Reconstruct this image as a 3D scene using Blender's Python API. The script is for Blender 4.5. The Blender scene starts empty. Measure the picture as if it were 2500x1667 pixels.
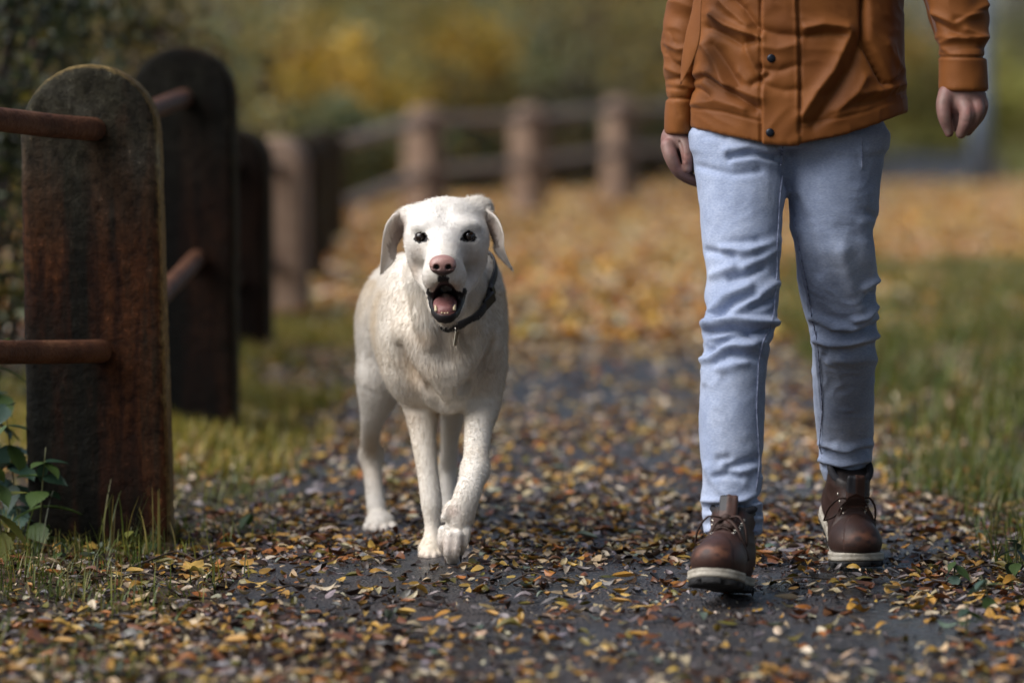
import bpy, bmesh, math, random
import numpy as np
from mathutils import Vector, Matrix, Euler

R = math.radians
rng = np.random.default_rng(11)
random.seed(11)
sc = bpy.context.scene
C = sc.collection

# ------------------------------------------------------------------ camera
CAM_H, FPX = 0.94, 9375.0            # camera height (m), focal length in photograph pixels (2500 wide, 135 mm)
TILT = math.atan(578.5 / FPX)
cam_d = bpy.data.cameras.new('camera')
cam_d.sensor_width = 36.0
cam_d.lens = 36.0 * FPX / 2500.0
cam_d.clip_start, cam_d.clip_end = 0.1, 600.0
cam_d.dof.use_dof = True
cam_d.dof.focus_distance = 7.60
cam_d.dof.aperture_fstop = 2.0
cam = bpy.data.objects.new('camera', cam_d)
C.objects.link(cam)
cam.location = (0, 0, CAM_H)
cam.rotation_euler = (math.pi / 2 - TILT, 0, 0)
sc.camera = cam

# ------------------------------------------------------------------ sky, sun, exposure
SUN_ELEV, SUN_AZ = 47.0, -68.0       # azimuth measured from "towards the camera" to picture left (negative)
to_sun = Vector((math.sin(R(SUN_AZ)) * math.cos(R(SUN_ELEV)), -math.cos(R(SUN_AZ)) * math.cos(R(SUN_ELEV)), math.sin(R(SUN_ELEV))))
world = bpy.data.worlds.new('World')
sc.world = world
world.use_nodes = True
wn = world.node_tree.nodes
sky = wn.new('ShaderNodeTexSky')
sky.sky_type = 'NISHITA'
sky.sun_disc = False
sky.sun_elevation = R(SUN_ELEV)
sky.sun_rotation = math.atan2(to_sun.x, to_sun.y)
sky.dust_density, sky.air_density, sky.ozone_density = 3.0, 1.0, 1.0
world.node_tree.links.new(sky.outputs[0], wn['Background'].inputs[0])
wn['Background'].inputs[1].default_value = 0.06
sun_d = bpy.data.lights.new('sun', 'SUN')
sun_d.energy, sun_d.angle, sun_d.color = 1.9, R(58), (1.0, 0.985, 0.97)
sun = bpy.data.objects.new('sun', sun_d)
C.objects.link(sun)
sun.rotation_euler = to_sun.to_track_quat('Z', 'Y').to_euler()
sc.view_settings.view_transform = 'Standard'
sc.view_settings.look = 'None'
sc.view_settings.gamma = 1.0
sc.view_settings.use_curve_mapping = False
sc.view_settings.exposure = 1.12
sc.cycles.use_denoising = True
sc.cycles.max_bounces = 6
sc.cycles.transparent_max_bounces = 6
sc.cycles.caustics_reflective = False
sc.cycles.caustics_refractive = False

# ------------------------------------------------------------------ helpers
def P(px, py, Y):
    """photograph pixel at distance Y -> point in the place"""
    u, v = (px - 1250.0) / FPX, (833.5 - py) / FPX
    dy = math.cos(TILT) + v * math.sin(TILT)
    dz = -math.sin(TILT) + v * math.cos(TILT)
    s = Y / dy
    return np.array((u * s, Y, CAM_H + dz * s))

def G(px, py):
    """photograph pixel -> point on the ground"""
    v = (833.5 - py) / FPX
    dy = math.cos(TILT) + v * math.sin(TILT)
    dz = -math.sin(TILT) + v * math.cos(TILT)
    return P(px, py, -CAM_H / dz * dy)

def tag(o, label=None, cat=None, group=None, kind=None):
    for k, v in (('label', label), ('category', cat), ('group', group), ('kind', kind)):
        if v: o[k] = v
    return o

def empty(name, loc=(0, 0, 0), rz=0.0):
    o = bpy.data.objects.new(name, None)
    o.empty_display_size = 0.1
    C.objects.link(o)
    o.location = loc
    o.rotation_euler = (0, 0, rz)
    return o

def mesh_obj(name, V, F, m=None, parent=None, smooth=False, col=None, link=True):
    """F: int array (n,3)/(n,4) or a list of such arrays / faces"""
    me = bpy.data.meshes.new(name)
    V = np.asarray(V, dtype=np.float32).reshape(-1, 3)
    if isinstance(F, np.ndarray):
        Fs = [F]
    elif len(F) and isinstance(F[0], np.ndarray) and F[0].ndim == 2:
        Fs = list(F)
    else:
        Fs = None
    if Fs is None:
        me.from_pydata(V.tolist(), [], [tuple(int(i) for i in f) for f in F])
    else:
        Fs = [f for f in Fs if len(f)]
        nl = sum(f.size for f in Fs); nf = sum(len(f) for f in Fs)
        me.vertices.add(len(V)); me.vertices.foreach_set('co', V.ravel())
        me.loops.add(nl); me.loops.foreach_set('vertex_index', np.concatenate([f.ravel() for f in Fs]).astype(np.int32))
        tot = np.concatenate([np.full(len(f), f.shape[1]) for f in Fs]).astype(np.int32)
        st = np.concatenate([[0], np.cumsum(tot)[:-1]]).astype(np.int32)
        me.polygons.add(nf)
        me.polygons.foreach_set('loop_start', st)
        me.update(calc_edges=True)
        me.validate()
    if smooth:
        me.polygons.foreach_set('use_smooth', np.ones(len(me.polygons), dtype=bool))
    if col is not None:
        a = me.attributes.new('Col', 'FLOAT_COLOR', 'POINT')
        c4 = np.ones((len(V), 4), dtype=np.float32); c4[:, :3] = col
        a.data.foreach_set('color', c4.ravel())
    if m: me.materials.append(m)
    o = bpy.data.objects.new(name, me)
    if link: C.objects.link(o)
    if parent: o.parent = parent
    return o

def vnoise(p, seed=0):
    """smooth value noise on (n,3) points, about -1..1"""
    p = np.asarray(p, dtype=np.float64)
    i = np.floor(p).astype(np.int64); f = p - i
    f = f * f * (3 - 2 * f)
    out = 0
    for dx in (0, 1):
        for dy in (0, 1):
            for dz in (0, 1):
                h = (i[:, 0] + dx) * 374761393 + (i[:, 1] + dy) * 668265263 + (i[:, 2] + dz) * 2147483647 + seed * 144665
                h = (h ^ (h >> 13)) * 1274126177
                h = ((h ^ (h >> 16)) & 0xffff) / 32767.5 - 1
                w = (f[:, 0] if dx else 1 - f[:, 0]) * (f[:, 1] if dy else 1 - f[:, 1]) * (f[:, 2] if dz else 1 - f[:, 2])
                out = out + h * w
    return out

def fbm(p, oct=4, seed=0):
    p = np.asarray(p, dtype=np.float64); a, s, o = 1.0, 1.0, 0
    for k in range(oct):
        o = o + a * vnoise(p * s, seed + k); a *= 0.5; s *= 2.03
    return o

# ---- materials
def newmat(name):
    m = bpy.data.materials.new(name); m.use_nodes = True
    nt = m.node_tree
    return m, nt, nt.nodes['Principled BSDF']

def N(nt, t, **kw):
    n = nt.nodes.new(t)
    for k, v in kw.items():
        if k in n.inputs: n.inputs[k].default_value = v
        else: setattr(n, k, v)
    return n

def ramp(nt, fac, stops):
    r = nt.nodes.new('ShaderNodeValToRGB')
    el = r.color_ramp.elements
    while len(el) < len(stops): el.new(0.5)
    for e, (p, c) in zip(el, stops):
        e.position = p; e.color = (*c, 1) if len(c) == 3 else c
    nt.links.new(fac, r.inputs[0])
    return r.outputs[0]

def pmat(name, stops, scale=8.0, rough=0.6, detail=6.0, bump=0.0, bscale=None, coord='Object', spec=0.5, stretch=None, rough2=None, bdist=0.01):
    """noise-coloured principled material"""
    m, nt, b = newmat(name)
    L = nt.links.new
    tc = N(nt, 'ShaderNodeTexCoord')
    src = tc.outputs[coord]
    if stretch:
        mp = N(nt, 'ShaderNodeMapping'); mp.inputs['Scale'].default_value = stretch
        L(src, mp.inputs[0]); src = mp.outputs[0]
    nz = N(nt, 'ShaderNodeTexNoise', Scale=scale, Detail=detail, Roughness=0.6)
    L(src, nz.inputs['Vector'])
    L(ramp(nt, nz.outputs[0], stops), b.inputs['Base Color'])
    b.inputs['Roughness'].default_value = rough
    b.inputs['Specular IOR Level'].default_value = spec
    if rough2 is not None:
        mr = N(nt, 'ShaderNodeMapRange'); mr.inputs['From Min'].default_value = 0.35; mr.inputs['From Max'].default_value = 0.65
        mr.inputs['To Min'].default_value = rough; mr.inputs['To Max'].default_value = rough2
        L(nz.outputs[0], mr.inputs[0]); L(mr.outputs[0], b.inputs['Roughness'])
    if bump:
        bz = N(nt, 'ShaderNodeTexNoise', Scale=bscale or scale * 6, Detail=6.0)
        L(src, bz.inputs['Vector'])
        bp = N(nt, 'ShaderNodeBump', Strength=bump, Distance=bdist)
        L(bz.outputs[0], bp.inputs['Height']); L(bp.outputs[0], b.inputs['Normal'])
    return m

def attrmat(name, rough=0.6, var=0.25, vscale=40.0, trans=0.0, bump=0.0, bscale=200.0, spec=0.5, sheen=0.0, bdist=0.005):
    """colour from the Col attribute, broken up by noise"""
    m, nt, b = newmat(name)
    L = nt.links.new
    at = N(nt, 'ShaderNodeAttribute', attribute_name='Col')
    tc = N(nt, 'ShaderNodeTexCoord')
    nz = N(nt, 'ShaderNodeTexNoise', Scale=vscale, Detail=5.0)
    L(tc.outputs['Object'], nz.inputs['Vector'])
    mr = N(nt, 'ShaderNodeMapRange'); mr.inputs['From Min'].default_value = 0.3; mr.inputs['From Max'].default_value = 0.7
    mr.inputs['To Min'].default_value = 1 - var; mr.inputs['To Max'].default_value = 1 + var
    L(nz.outputs[0], mr.inputs[0])
    mx = N(nt, 'ShaderNodeMix', data_type='RGBA', blend_type='MULTIPLY'); mx.inputs[0].default_value = 1.0
    L(at.outputs['Color'], mx.inputs[6]); L(mr.outputs[0], mx.inputs[7])
    L(mx.outputs[2], b.inputs['Base Color'])
    b.inputs['Roughness'].default_value = rough
    b.inputs['Specular IOR Level'].default_value = spec
    if sheen: b.inputs['Sheen Weight'].default_value = sheen
    if bump:
        bz = N(nt, 'ShaderNodeTexNoise', Scale=bscale, Detail=4.0)
        L(tc.outputs['Object'], bz.inputs['Vector'])
        bp = N(nt, 'ShaderNodeBump', Strength=bump, Distance=bdist)
        L(bz.outputs[0], bp.inputs['Height']); L(bp.outputs[0], b.inputs['Normal'])
    if trans:
        tr = N(nt, 'ShaderNodeBsdfTranslucent'); L(mx.outputs[2], tr.inputs[0])
        ms = N(nt, 'ShaderNodeMixShader'); ms.inputs[0].default_value = trans
        out = nt.nodes['Material Output']
        L(b.outputs[0], ms.inputs[1]); L(tr.outputs[0], ms.inputs[2]); L(ms.outputs[0], out.inputs[0])
    return m

# ---- signed-distance modelling: smooth unions of tapered limbs, meshed by surface nets
class Field:
    def __init__(s, lo, hi, h):
        s.h = h; s.lo = np.array(lo, float)
        s.n = np.ceil((np.array(hi, float) - s.lo) / h).astype(int) + 1
        s.D = np.full(s.n, 0.5, dtype=np.float32)
        s.ax = [(s.lo[i] + h * np.arange(s.n[i])).astype(np.float32) for i in range(3)]
    def box(s, lo, hi):
        a = np.clip(np.floor((np.asarray(lo) - s.lo) / s.h).astype(int), 0, s.n)
        b = np.clip(np.ceil((np.asarray(hi) - s.lo) / s.h).astype(int) + 1, 0, s.n)
        sl = tuple(slice(a[i], b[i]) for i in range(3))
        X = s.ax[0][sl[0]][:, None, None]; Y = s.ax[1][sl[1]][None, :, None]; Z = s.ax[2][sl[2]][None, None, :]
        return sl, X, Y, Z
    def add(s, sl, d, k):
        a = s.D[sl]
        if a.size == 0: return
        hh = np.maximum(k - np.abs(a - d), 0) / k if k > 0 else 0
        s.D[sl] = np.minimum(a, d) - hh * hh * k * 0.25
    def cut(s, sl, d, k):
        a = s.D[sl]; d = -d
        if a.size == 0: return
        hh = np.maximum(k - np.abs(a - d), 0) / k if k > 0 else 0
        s.D[sl] = np.maximum(a, d) + hh * hh * k * 0.25
    def cap(s, a, b, ra, rb, k=0.02, op='add'):
        a = np.asarray(a, float); b = np.asarray(b, float)
        m = max(ra, rb) + k + 3 * s.h
        sl, X, Y, Z = s.box(np.minimum(a, b) - m, np.maximum(a, b) + m)
        ab = b - a; L2 = float(ab @ ab) + 1e-12
        t = np.clip(((X - a[0]) * ab[0] + (Y - a[1]) * ab[1] + (Z - a[2]) * ab[2]) / L2, 0, 1)
        d = np.sqrt((X - a[0] - t * ab[0]) ** 2 + (Y - a[1] - t * ab[1]) ** 2 + (Z - a[2] - t * ab[2]) ** 2) - (ra + (rb - ra) * t)
        getattr(s, op)(sl, d, k)
    def chain(s, pts, k=0.02, op='add', sub=5):
        """limb through the given (point, radius) list: one smooth tapered sweep"""
        A = np.array([p for p, _ in pts], float); Rr = np.array([r for _, r in pts], float)
        if len(A) > 2:
            t = np.concatenate([[0], np.cumsum(np.linalg.norm(np.diff(A, axis=0), axis=1))])
            tt = np.unique(np.concatenate([np.linspace(t[i], t[i + 1], sub + 1) for i in range(len(t) - 1)]))
            A, Rr = np.stack([catmull(t, A[:, i], tt) for i in range(3)], 1), pchip(t, Rr, tt)
        m = Rr.max() + k + 3 * s.h
        sl, X, Y, Z = s.box(A.min(0) - m, A.max(0) + m)
        if s.D[sl].size == 0: return
        d = np.full(s.D[sl].shape, 0.5, dtype=np.float32)
        x0 = np.array([X.flat[0], Y.flat[0], Z.flat[0]])
        for i in range(len(A) - 1):
            a, b = A[i], A[i + 1]
            mm = max(Rr[i], Rr[i + 1]) + k + 3 * s.h
            lo = np.clip(np.floor((np.minimum(a, b) - mm - x0) / s.h).astype(int), 0, None); hi = np.ceil((np.maximum(a, b) + mm - x0) / s.h).astype(int) + 1
            q = tuple(slice(lo[j], max(hi[j], lo[j])) for j in range(3))
            x, y, z = X[q[0]], Y[:, q[1]], Z[:, :, q[2]]
            ab = b - a; L2 = float(ab @ ab) + 1e-12
            w = np.clip(((x - a[0]) * ab[0] + (y - a[1]) * ab[1] + (z - a[2]) * ab[2]) / L2, 0, 1)
            dd = np.sqrt((x - a[0] - w * ab[0]) ** 2 + (y - a[1] - w * ab[1]) ** 2 + (z - a[2] - w * ab[2]) ** 2) - (Rr[i] + (Rr[i + 1] - Rr[i]) * w)
            d[q] = np.minimum(d[q], dd)
        getattr(s, op)(sl, d, k)
    def ell(s, c, r, k=0.02, rot=(0, 0, 0), op='add'):
        c = np.asarray(c, float); r = np.asarray(r, float)
        m = r.max() + k + 3 * s.h
        sl, X, Y, Z = s.box(c - m, c + m)
        M = np.array(Euler(rot).to_matrix().transposed())
        x, y, z = X - c[0], Y - c[1], Z - c[2]
        q = [M[i, 0] * x + M[i, 1] * y + M[i, 2] * z for i in range(3)]
        k0 = np.sqrt((q[0] / r[0]) ** 2 + (q[1] / r[1]) ** 2 + (q[2] / r[2]) ** 2)
        k1 = np.sqrt((q[0] / r[0] ** 2) ** 2 + (q[1] / r[1] ** 2) ** 2 + (q[2] / r[2] ** 2) ** 2) + 1e-9
        getattr(s, op)(sl, k0 * (k0 - 1) / k1, k)
    def tube(s, zs, cx, cy, rx, ry, k=0.02, e=2.0, op='add'):
        """upright limb with a super-elliptic section that follows a traced outline; zs rising"""
        zs = np.asarray(zs, float)
        zz = s.ax[2]
        m = k + 3 * s.h
        lo = (np.min(np.array(cx) - np.array(rx)) - m, np.min(np.array(cy) - np.array(ry)) - m, zs[0] - m)
        hi = (np.max(np.array(cx) + np.array(rx)) + m, np.max(np.array(cy) + np.array(ry)) + m, zs[-1] + m)
        sl, X, Y, Z = s.box(lo, hi)
        z = Z.ravel()
        f = lambda v: pchip(zs, np.asarray(v, float), z).astype(np.float32)[None, None, :]
        CX, CY, RX, RY = f(cx), f(cy), f(rx), f(ry)
        u = np.abs((X - CX) / RX) ** e + np.abs((Y - CY) / RY) ** e
        d = (u ** (1 / e) - 1) * np.minimum(RX, RY)
        d = np.maximum(d, np.maximum(zs[0] - Z, Z - zs[-1]))
        getattr(s, op)(sl, d, k)
    def mesh(s, smooth=1):
        D = s.D
        S = D < 0
        nx, ny, nz = D.shape
        c = np.zeros((nx - 1, ny - 1, nz - 1), dtype=np.int8)
        for dx in (0, 1):
            for dy in (0, 1):
                for dz in (0, 1):
                    c += S[dx:nx - 1 + dx, dy:ny - 1 + dy, dz:nz - 1 + dz]
        act = (c > 0) & (c < 8)
        idx = np.full(act.shape, -1, dtype=np.int64)
        ijk = np.argwhere(act)
        idx[act] = np.arange(len(ijk))
        acc = np.zeros((len(ijk), 3)); cnt = np.zeros(len(ijk))
        corners = [(0, 0, 0), (1, 0, 0), (0, 1, 0), (1, 1, 0), (0, 0, 1), (1, 0, 1), (0, 1, 1), (1, 1, 1)]
        val = [D[ijk[:, 0] + a, ijk[:, 1] + b, ijk[:, 2] + e] for a, b, e in corners]
        for i in range(8):
            for ax in range(3):
                if corners[i][ax]: continue
                j = i + (1 << ax)
                va, vb = val[i], val[j]
                m = (va < 0) != (vb < 0)
                t = np.where(m, va / np.where(m, va - vb, 1), 0)
                p = np.array(corners[i], float)[None, :].repeat(len(ijk), 0); p[:, ax] += t
                acc[m] += p[m]; cnt[m] += 1
        V = s.lo + s.h * (ijk + acc / cnt[:, None])
        F = []
        for ax in range(3):
            b, cc = (ax + 1) % 3, (ax + 2) % 3
            lo = [slice(None)] * 3; hi = [slice(None)] * 3
            lo[ax] = slice(0, -1); hi[ax] = slice(1, None)
            A, B = S[tuple(lo)], S[tuple(hi)]
            ch = np.argwhere(A != B)
            ok = (ch[:, b] > 0) & (ch[:, cc] > 0) & (ch[:, b] < D.shape[b] - 1) & (ch[:, cc] < D.shape[cc] - 1)
            ch = ch[ok]
            def at(db, dc):
                q = ch.copy(); q[:, b] -= db; q[:, cc] -= dc
                return idx[q[:, 0], q[:, 1], q[:, 2]]
            q = np.stack([at(1, 1), at(0, 1), at(0, 0), at(1, 0)], 1)
            fl = A[ch[:, 0], ch[:, 1], ch[:, 2]]
            q[~fl] = q[~fl][:, ::-1]
            F.append(q)
        F = np.concatenate(F)
        for _ in range(smooth):
            V = relax(V, F, 0.5)
        return V, F

def pchip(xs, ys, x):
    """monotone cubic interpolation"""
    xs = np.asarray(xs, float); ys = np.asarray(ys, float)
    h = np.diff(xs); d = np.diff(ys) / h
    m = np.zeros(len(xs)); m[0], m[-1] = d[0], d[-1]
    for i in range(1, len(xs) - 1):
        if d[i - 1] * d[i] > 0:
            w1, w2 = 2 * h[i] + h[i - 1], h[i] + 2 * h[i - 1]
            m[i] = (w1 + w2) / (w1 / d[i - 1] + w2 / d[i])
    x = np.clip(x, xs[0], xs[-1])
    i = np.clip(np.searchsorted(xs, x) - 1, 0, len(xs) - 2)
    t = (x - xs[i]) / h[i]
    return ((2 * t ** 3 - 3 * t ** 2 + 1) * ys[i] + (t ** 3 - 2 * t ** 2 + t) * h[i] * m[i]
            + (-2 * t ** 3 + 3 * t ** 2) * ys[i + 1] + (t ** 3 - t ** 2) * h[i] * m[i + 1])

def catmull(xs, ys, x):
    """smooth interpolation through all points"""
    xs = np.asarray(xs, float); ys = np.asarray(ys, float)
    m = np.gradient(ys, xs); h = np.diff(xs)
    i = np.clip(np.searchsorted(xs, x) - 1, 0, len(xs) - 2)
    t = (x - xs[i]) / h[i]
    return ((2 * t ** 3 - 3 * t ** 2 + 1) * ys[i] + (t ** 3 - 2 * t ** 2 + t) * h[i] * m[i]
            + (-2 * t ** 3 + 3 * t ** 2) * ys[i + 1] + (t ** 3 - t ** 2) * h[i] * m[i + 1])

def relax(V, F, w):
    A = np.zeros_like(V); n = np.zeros(len(V))
    k = F.shape[1]
    for i in range(k):
        a, b = F[:, i], F[:, (i + 1) % k]
        for ax in range(3):
            A[:, ax] += np.bincount(a, V[b, ax], len(V)) + np.bincount(b, V[a, ax], len(V))
        n += np.bincount(a, minlength=len(V)) + np.bincount(b, minlength=len(V))
    n[n == 0] = 1
    return V + w * (A / n[:, None] - V)

def vnormals(V, F):
    k = F.shape[1]
    a = np.cross(V[F[:, 2]] - V[F[:, 0]], V[F[:, 3 if k == 4 else 1]] - V[F[:, 1 if k == 4 else 0]])
    if k == 3: a = -a
    Nn = np.zeros_like(V)
    for i in range(k):
        for ax in range(3): Nn[:, ax] += np.bincount(F[:, i], a[:, ax], len(V))
    return Nn / (np.linalg.norm(Nn, axis=1, keepdims=True) + 1e-12)

def tube_mesh(pts, radii, seg=10, flat=1.0, caps=True):
    """swept tube along a polyline"""
    pts = np.asarray(pts, float); n = len(pts)
    radii = np.broadcast_to(np.asarray(radii, float), (n,))
    T = np.gradient(pts, axis=0); T /= np.linalg.norm(T, axis=1, keepdims=True) + 1e-12
    up = np.array((0, 0, 1.0)) if abs(T[0, 2]) < 0.9 else np.array((0, 1.0, 0))
    V = []
    for i in range(n):
        u = np.cross(up, T[i]); u /= np.linalg.norm(u) + 1e-12
        w = np.cross(T[i], u); up = w
        for j in range(seg):
            a = 2 * math.pi * j / seg
            V.append(pts[i] + radii[i] * (math.cos(a) * u + math.sin(a) * w * flat))
    F = []
    for i in range(n - 1):
        for j in range(seg):
            F.append((i * seg + j, i * seg + (j + 1) % seg, (i + 1) * seg + (j + 1) % seg, (i + 1) * seg + j))
    if caps:
        F.append(tuple(range(seg))[::-1]); F.append(tuple((n - 1) * seg + j for j in range(seg)))
    return np.array(V), F

def spline(pts, n):
    pts = np.asarray(pts, float)
    t = np.linspace(0, 1, len(pts)); tt = np.linspace(0, 1, n)
    return np.stack([pchip(t, pts[:, i], tt) for i in range(3)], 1)
# ================================================================== the setting
PATH_C = np.array([(-5, .20), (0, .20), (10, .22), (20, .30), (26, .6), (32, 1.3), (38, 2.6), (45, 4.3), (60, 6.2), (90, 9.5), (130, 13.5)])
PATH_W = np.array([(-5, .80), (0, .80), (10, .80), (20, .95), (30, 1.15), (45, 1.3), (130, 1.4)])
def path_c(Y): return pchip(PATH_C[:, 0], PATH_C[:, 1], Y)
def path_w(Y): return pchip(PATH_W[:, 0], PATH_W[:, 1], Y)
def sstep(a, b, x):
    t = np.clip((x - a) / (b - a), 0, 1); return t * t * (3 - 2 * t)
def gh(X, Y):
    """height of the ground: flat on the path, verges a little raised and uneven"""
    X = np.asarray(X, float); Y = np.asarray(Y, float)
    d = np.abs(X - path_c(Y)) - path_w(Y)
    e = sstep(-0.1, 0.6, d)
    left = (X < path_c(Y)) * sstep(8.6, 10.5, Y) * sstep(0.05, 0.4, d) * 0.03
    n = vnoise(np.stack([X * 1.7, Y * 1.7, X * 0], -1).reshape(-1, 3), 3).reshape(X.shape)
    return -0.03 * (d < -0.03) + e * (0.008 + 0.010 * n) + left - 0.004 * (d > 0.02)

def grid_sheet(xs, ys, zf):
    X, Y = np.meshgrid(xs, ys)
    V = np.stack([X, Y, zf(X, Y)], -1).reshape(-1, 3)
    nx = len(xs); i = np.arange((len(ys) - 1) * nx).reshape(-1, nx)[:, :-1].ravel()
    return V, np.stack([i, i + 1, i + nx + 1, i + nx], 1)

# ---- ground: damp soil, moss and rotting litter
m_ground, nt, b = newmat('damp_soil')
L = nt.links.new
tc = N(nt, 'ShaderNodeTexCoord')
n1 = N(nt, 'ShaderNodeTexNoise', Scale=1.3, Detail=8.0, Roughness=0.65); L(tc.outputs['Object'], n1.inputs['Vector'])
n2 = N(nt, 'ShaderNodeTexNoise', Scale=22.0, Detail=8.0, Roughness=0.7); L(tc.outputs['Object'], n2.inputs['Vector'])
c1 = ramp(nt, n1.outputs[0], [(0.36, (0.050, 0.052, 0.014)), (0.48, (0.045, 0.035, 0.016)), (0.62, (0.11, 0.058, 0.018)), (0.75, (0.075, 0.07, 0.02))])
c2 = ramp(nt, n2.outputs[0], [(0.35, (0.25, 0.25, 0.25)), (0.7, (1.3, 1.25, 1.2))])
mx = N(nt, 'ShaderNodeMix', data_type='RGBA', blend_type='MULTIPLY'); mx.inputs[0].default_value = 1.0
L(c1, mx.inputs[6]); L(c2, mx.inputs[7]); L(mx.outputs[2], b.inputs['Base Color'])
b.inputs['Roughness'].default_value = 0.8
bp = N(nt, 'ShaderNodeBump', Strength=0.8, Distance=0.03); L(n2.outputs[0], bp.inputs['Height']); L(bp.outputs[0], b.inputs['Normal'])
xs = np.unique(np.concatenate([np.linspace(-150, -8, 12), np.linspace(-8, -2.5, 14), np.arange(-2.5, 3.0, 0.06), np.linspace(3.0, 12, 24), np.linspace(12, 150, 12)]))
ys = np.unique(np.concatenate([np.linspace(-40, 4, 8), np.arange(4, 16, 0.08), np.linspace(16, 45, 60), np.linspace(45, 260, 20)]))
V, F = grid_sheet(xs, ys, gh)
tag(mesh_obj('ground', V, F, m_ground, smooth=True), kind='structure')

# ---- path: worn dark asphalt, wet
m_path, nt, b = newmat('wet_asphalt')
L = nt.links.new
tc = N(nt, 'ShaderNodeTexCoord')
n1 = N(nt, 'ShaderNodeTexNoise', Scale=2.2, Detail=7.0, Roughness=0.6); L(tc.outputs['Object'], n1.inputs['Vector'])
n2 = N(nt, 'ShaderNodeTexNoise', Scale=60.0, Detail=6.0, Roughness=0.7); L(tc.outputs['Object'], n2.inputs['Vector'])
n3 = N(nt, 'ShaderNodeTexVoronoi', Scale=140.0); L(tc.outputs['Object'], n3.inputs['Vector'])
c1 = ramp(nt, n1.outputs[0], [(0.35, (0.018, 0.0165, 0.0165)), (0.55, (0.038, 0.033, 0.033)), (0.72, (0.066, 0.052, 0.045))])
c2 = ramp(nt, n3.outputs['Color'], [(0.0, (0.6, 0.6, 0.62)), (1.0, (1.5, 1.45, 1.4))])
mx = N(nt, 'ShaderNodeMix', data_type='RGBA', blend_type='MULTIPLY'); mx.inputs[0].default_value = 1.0
L(c1, mx.inputs[6]); L(c2, mx.inputs[7]); L(mx.outputs[2], b.inputs['Base Color'])
mr = N(nt, 'ShaderNodeMapRange'); mr.inputs['From Min'].default_value = 0.4; mr.inputs['From Max'].default_value = 0.62
mr.inputs['To Min'].default_value = 0.22; mr.inputs['To Max'].default_value = 0.60
L(n1.outputs[0], mr.inputs[0]); L(mr.outputs[0], b.inputs['Roughness'])
ad = N(nt, 'ShaderNodeMath', operation='ADD'); L(n2.outputs[0], ad.inputs[0]); L(n3.outputs['Distance'], ad.inputs[1])
bp = N(nt, 'ShaderNodeBump', Strength=0.9, Distance=0.010); L(ad.outputs[0], bp.inputs['Height']); L(bp.outputs[0], b.inputs['Normal'])
ys = np.unique(np.concatenate([np.linspace(-5, 5, 8), np.arange(5, 15, 0.03), np.linspace(15, 130, 160)]))
ts = np.linspace(-1, 1, 61)
PX = path_c(ys)[:, None] + path_w(ys)[:, None] * (1 + 0.06 * vnoise(np.stack([ys * 1.3, ys * 0, ys * 0], -1), 8)[:, None]) * ts[None, :]
PY = np.repeat(ys[:, None], len(ts), 1)
q = np.stack([PX.ravel(), PY.ravel(), PX.ravel() * 0], -1)
PZ = 0.006 + 0.007 * fbm(q * 2.5, 3, 21) * (np.abs(np.tile(ts, len(ys))) < 0.97) - 0.012 * (np.abs(np.tile(ts, len(ys))) > 0.985) + 0.0022 * fbm(q * 24, 2, 5)
V = np.stack([PX.ravel(), PY.ravel(), PZ], -1)
nx = len(ts); i = np.arange((len(ys) - 1) * nx).reshape(-1, nx)[:, :-1].ravel()
tag(mesh_obj('path', V, np.stack([i, i + 1, i + nx + 1, i + nx], 1), m_path, smooth=True), kind='structure')

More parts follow.
